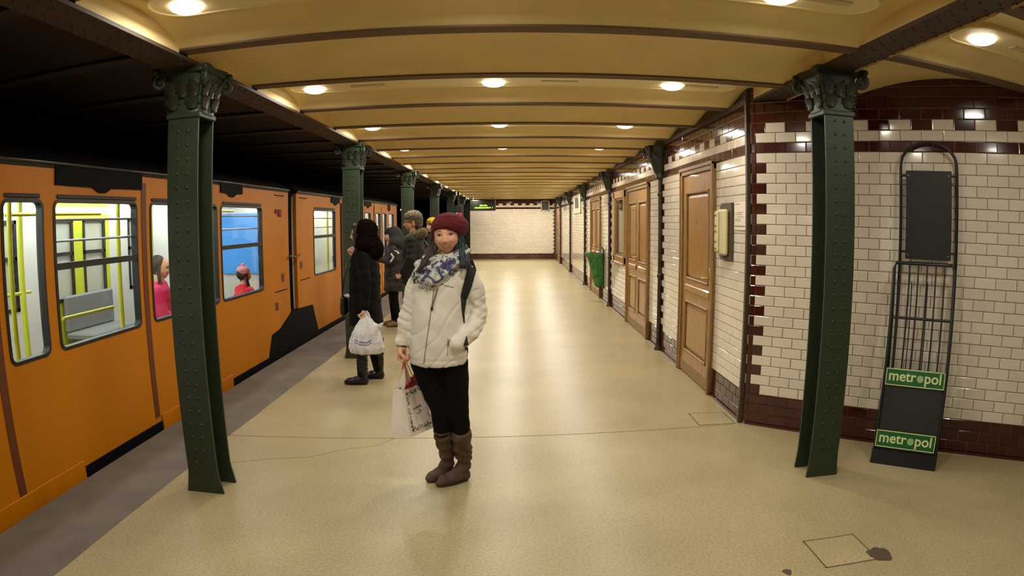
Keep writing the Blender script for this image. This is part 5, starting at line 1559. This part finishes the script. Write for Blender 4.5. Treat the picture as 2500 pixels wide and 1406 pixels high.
# woman with the plastic bag, facing the train (world -x)
w2, J2, HM2, cq2 = standing((-1.515, 6.38, 0), -pi / 2, 1.64, 'person in long black coat and dark fur hood with a white plastic bag', M['coatb'], .60, M['blackcloth'], M['bootb'], coat_w=1.03,
    arms=dict(l=((.225, .06, 1.06), (.225, .055, .815)), r=((-.20, -.08, 1.12), (-.09, -.10, 1.27))), shaft=.44, shoe_args=dict(rtop=.062, slouch=.003, solem='bootb'), feet=((.16, -.055), (-.10, .06)))
hq = MB(); hq.ell((0, .035, 1.535), (.118, .118, .125), 20, 14); hq.limb([(-.0, .06, 1.44), (0, .10, 1.36)], [.10, .11]); hq.limb([(-.08, .03, 1.42), (.08, .03, 1.42)], [.085, .085])
hq = fuse(hq, .012, 4)
hq.v = [((v[0]), (max(v[1], -.075 + .0 * v[2]) if (abs(v[0]) < .2 and v[2] < 1.585) else v[1]), v[2]) for v in hq.v]
fur(hq, M['coatfur'], 'fur_hood', w2, 3200, .020, 11, .005)
strands([([(.07, -.06, 1.60), (.085, -.07, 1.52), (.085, -.06, 1.42), (.08, -.05, 1.32)], .014, 16), ([(-.07, -.06, 1.60), (-.085, -.07, 1.52), (-.085, -.06, 1.42)], .014, 12), ([(.0, -.09, 1.625), (.05, -.09, 1.60), (.08, -.075, 1.55)], .008, 8)], 'hairb', 'hair', 8, w2)
t = thing('handbag', 'small dark leather handbag hanging in front of the black coated woman', 'bag', (-1.515, 6.38, 0), -pi / 2)
q_ = MB(); q_.box((.02, -.20, .80), (.24, .07, .22), bev=.03); q_ = fuse(q_, .012, 4); disp(q_, lambda v, n: .006 * noise.noise(v * 22)); q_.build('bag_body', M['bootb'], t, 3)
MB().tube([(.10, -.20, .90), (.15, -.17, 1.08), (.15, -.13, 1.22), (.13, -.06, 1.345)], .008, 6).build('strap', M['bootb'], t, 1.0)

pb_ = thing('plastic_bag', 'white plastic carrier bag with violet print hanging from the black coated woman\'s hand', 'bag', (-1.455, 6.155, 0))
bm2 = MB(); R_ = []
for z, rx, ry, cx in ((.335, .13, .07, 0), (.345, .165, .10, 0), (.40, .178, .115, 0), (.47, .172, .11, 0), (.55, .145, .095, 0), (.62, .11, .07, .01), (.68, .06, .045, .0), (.73, .028, .022, -.01), (.76, .020, .018, -.01)):
    R_.append([(cx + rx * cos(2 * pi * k / 36) * (1 + .06 * sin(k * 1.3 + z * 20)), ry * sin(2 * pi * k / 36) * (1 + .10 * sin(k * 2.1 + z * 13)), z) for k in range(36)])
bm2.loft(R_); bq2 = fuse(bm2, .008, 2); disp(bq2, lambda v, n: .007 * noise.noise(Vector((v.x * 26, v.y * 14, v.z * 7))) + .003 * noise.noise(v * 40))
pbo = bq2.build('bag_body', M['bagwhite'], pb_, 3)
PBB = bvh_of(bq2)
for s, x1 in ((-1, -.02), (1, .03)):
    MB().tube([(s * .05, -.01, .64), (x1, -.012, .74), (x1 * .4 - .01, -.01, .775)], [(.022, .008), (.012, .006), (.008, .006)], 8).build('handle', M['bagwhite'], pb_, 1.0)
MB().tube([(.10, 0, .60), (.15, -.01, .62), (.175, 0, .645)], [(.03, .01), (.02, .01), (.008, .004)], 8).build('loose_corner', M['bagwhite'], pb_, 1.0)
for z, w_ in ((.475, .012), (.45, .008)):
    strip_on(PBB, [(-.10, z + .015), (-.03, z - .008), (.03, z - .008), (.07, z + .012)], [w_] * 4, .0008, .0015, 12).build('print', M['bagprint'], pbo)

# hooded child with patterned parka
p3, J3, HM3, cq3 = standing((-1.88, 9.93, 0), -pi / 2 + .15, 1.55, 'person in dark patterned hooded parka and tan shoes', M['parka'], .56, M['blackcloth'], M['tan'], skin='skin', coat_w=.98,
    arms=dict(l=((.19, -.04, 1.02), (.10, -.20, 1.08)), r=((-.18, -.02, 1.0), (-.08, -.20, 1.05))), feet=((.10, .02), (-.08, -.04)))
hq = MB(); hq.ell((0, .03, 1.445), (.112, .118, .135), 20, 14); hq.limb([(-.08, .04, 1.32), (.08, .04, 1.32)], [.10, .10]); hq.limb([(0, .05, 1.42), (0, .07, 1.30)], [.115, .13]); hq = fuse(hq, .011, 6)
hq.v = [(v[0], max(v[1], -.068) if v[2] < 1.50 else v[1], v[2]) for v in hq.v]
hq.build('hood', M['greyhood'], p3, 3)
MB().loft([ring_e(0, -.03, r, r * 1.26, z, 32, p=2) for z, r in ((1.452, .078), (1.47, .082), (1.50, .078), (1.53, .060), (1.55, .03), (1.555, .005))]).build('cap', M['navy'], p3, 1.5)
CB3 = bvh_of(MB().add([(v[1], -v[0], v[2]) for v in cq3.v], cq3.f))
for ln in ([(-.02, 1.16), (.02, 1.10), (-.03, 1.03)], [(.03, 1.20), (.07, 1.19), (.10, 1.15)]):
    s_ = strip_on(CB3, ln, [.02, .026, .02], .001, .003, 8); s_.v = [(-v[1], v[0], v[2]) for v in s_.v]; s_.build('pale_strap', M['paper'], p3)

# man in fur hat
p4, J4, HM4, cq4 = standing((-1.46, 9.28, 0), -pi / 2, 1.76, 'tall person in black parka with olive fur collar and grey fur hat', M['parka2'], .74, M['blackcloth'], M['bootb'], skin='skin', coat_w=1.12,
    arms=dict(l=((.22, .0, 1.10), (.16, -.12, .92)), r=((-.22, .0, 1.10), (-.16, -.12, .92))))
hq = MB(); hq.ell((0, .015, 1.70), (.105, .115, .085), 20, 12); hq.limb([(0, .07, 1.66), (0, .08, 1.60)], [.07, .05]); hq = fuse(hq, .010, 3)
fur(hq, M['furgrey'], 'fur_hat', p4, 2600, .032, 12, .005)
MB().loft([ring_e(0, .0, .096, .108, z, 32) for z in (1.640, 1.668)]).build('hat_band', M['pinkband'], p4, 1.0)
for s in (-1, 1): fuse(MB().limb([(s * .086, .02, 1.64), (s * .086, .035, 1.585)], [.025, .018]), .006, 2).build('ear_flap', M['pinkband'], p4, 3)
cq_ = MB(); cq_.limb([(-.13, .05, 1.44), (-.06, .15, 1.47), (.06, .15, 1.47), (.13, .05, 1.44), (.12, -.05, 1.38)], [.05, .06, .06, .055, .04]); cq_ = fuse(cq_, .010, 3)
fur(cq_, M['furolive'], 'fur_collar', p4, 2400, .030, 13, .005)
gp = []
for s_ in (-1, 1): gp += [(s_ * (.033 + (.019 * cos(a) * -1)), -.100, .015 * sin(a)) for a in [2 * pi * k / 16 for k in range(17)]]
gp += [(.05, -.098, 0), (.073, -.05, 0), (.075, 0, 0)]
gl = MB().tube([tuple(HM4 @ Vector(p)) for p in gp], .0016, 5)
gl.build('glasses', M['rack'], p4, 1.0)

# boy in yellow beanie
p5, J5, HM5, cq5 = standing((-1.27, 10.25, 0), -pi / 2 + .55, 1.70, 'person in a yellow and black beanie, partly hidden behind the smiling woman', M['parka2'], .70, M['blackcloth'], M['bootb'], skin='skinpale', yaw=.25)
R_ = []
for z, r in ((1.598, .090), (1.615, .094), (1.65, .092), (1.68, .078), (1.70, .05), (1.708, .01)): R_.append(ring_e(0, -.01, r, r * 1.14, z, 32, p=2))
ho = MB().loft(R_).build('beanie', M['yellowhat'], p5, 1.5)
MB().loft([ring_e(0, -.01, r, r * 1.14, z, 32, p=2) for z, r in ((1.585, .089), (1.588, .096), (1.604, .097), (1.608, .092))]).build('beanie_cuff', M['blackcloth'], p5, 1.0)
tm_, tw = text_mesh('PADI', .050, .0008)
def wrapz(v):
    a = (v[0] - tw / 2) / .098; r = .0965 + v[2]
    return (r * sin(a), -.01 - r * 1.13 * cos(a), 1.618 + v[1])
tm_.v = [wrapz(v) for v in tm_.v]
tm_.xf(Matrix.Rotation(.35, 4, 'Z')).build('beanie_lettering', M['blackink'], p5)
MB().tube([(-.09, -.13, 1.40), (-.03, -.155, 1.34), (.05, -.15, 1.30), (.09, -.13, 1.26)], .005, 6).build('green_cord', M['globe'], p5, 1.0)

# seated passengers inside the train
def passenger(loc, rz, label, jm_, hair_m, hat=None, legs='bluejean'):
    t = thing('person', label, 'person', loc, rz)
    J = dict(chest=(0, .0, .86), belly=(0, .02, .70), pelvis=(0, .03, .58), shl=(.17, 0, .98), shr=(-.17, 0, .98), ell=(.20, -.06, .74), wrl=(.10, -.26, .66), elr=(-.20, -.06, .74), wrr=(-.10, -.26, .66),
             hipl=(.09, 0, .56), hipr=(-.09, 0, .56), knl=(.09, -.40, .55), knr=(-.09, -.40, .55), anl=(.09, -.40, .12), anr=(-.09, -.40, .12), toel=(.09, -.52, .09), toer=(-.09, -.52, .09))
    Mx = Matrix.Translation((0, -.02, 1.20))
    h = MB(); h.v = list(HEAD.v); h.f = list(HEAD.f); h.m = list(HEAD.m); h.xf(Mx)
    b = join(h, body_core(J, (0, 0, 1.10), (0, 0, 1.0))).build('body', M['skin'], t, 3); features(b, Mx)
    cm = MB(); cm.loft([ring_e(0, .02, .175, .13, z, 30) if z < .95 else ring_e(0, .0, .17 - (z - .95) * .9, .11 - (z - .95) * .3, z, 30) for z in (.52, .6, .75, .9, .98, 1.03, 1.07)])
    for s in 'lr': cm.limb([J['sh' + s], J['el' + s], J['wr' + s]], [.062, .058, .045])
    cq = fuse(cm, .013, 4); disp(cq, lambda v, n: .006 * noise.noise(v * 12)); cq.build('jacket', M[jm_], t, 3)
    tm = MB()
    for s in 'lr': tm.limb([J['hip' + s], J['kn' + s], J['an' + s]], [.085, .065, .045])
    fuse(tm, .014, 3).build('trousers', M[legs], t, 3)
    for s in (-1, 1): MB().ell((s * .09, -.46, .10), (.045, .11, .045), 12, 8).build('shoe', M['bootb'], t, 2)
    hq = MB(); hq.ell((0, .02, 1.235), (.085, .10, .105), 18, 12); hq.v = [(v[0], max(v[1], -.06) if v[2] < 1.26 else v[1], v[2]) for v in hq.v]
    hq.build('hair', M[hair_m], t, 2)
    for s in (-1, 1): strands([([(s * .07, -.02, 1.25), (s * .085, .0, 1.15), (s * .09, -.02, 1.04)], .012, 10)], hair_m, 'hair_lock', 4, t)
    if hat:
        MB().lathe([(.094, 0), (.100, .03), (.097, .06), (.075, .10), (.03, .12)], (0, .01, 1.235), 24).build('knit_hat', M[hat], t, 1.0)
        MB().ell((0, .01, 1.365), (.03, .03, .03), 10, 8).build('pompom', M[hat], t, 2)
    return t
passenger((-3.62, 5.88, .03), pi * .62, 'passenger in magenta jacket seated in the train beside the near column', 'magenta', 'hairb')
p7 = passenger((-3.32, 7.42, .06), pi * .80, 'passenger in red jacket and pink white knit hat seated in the train', 'redjacket', 'hairb', 'pinkhat')
p7.scale = (.86, .86, .80)
#@@END
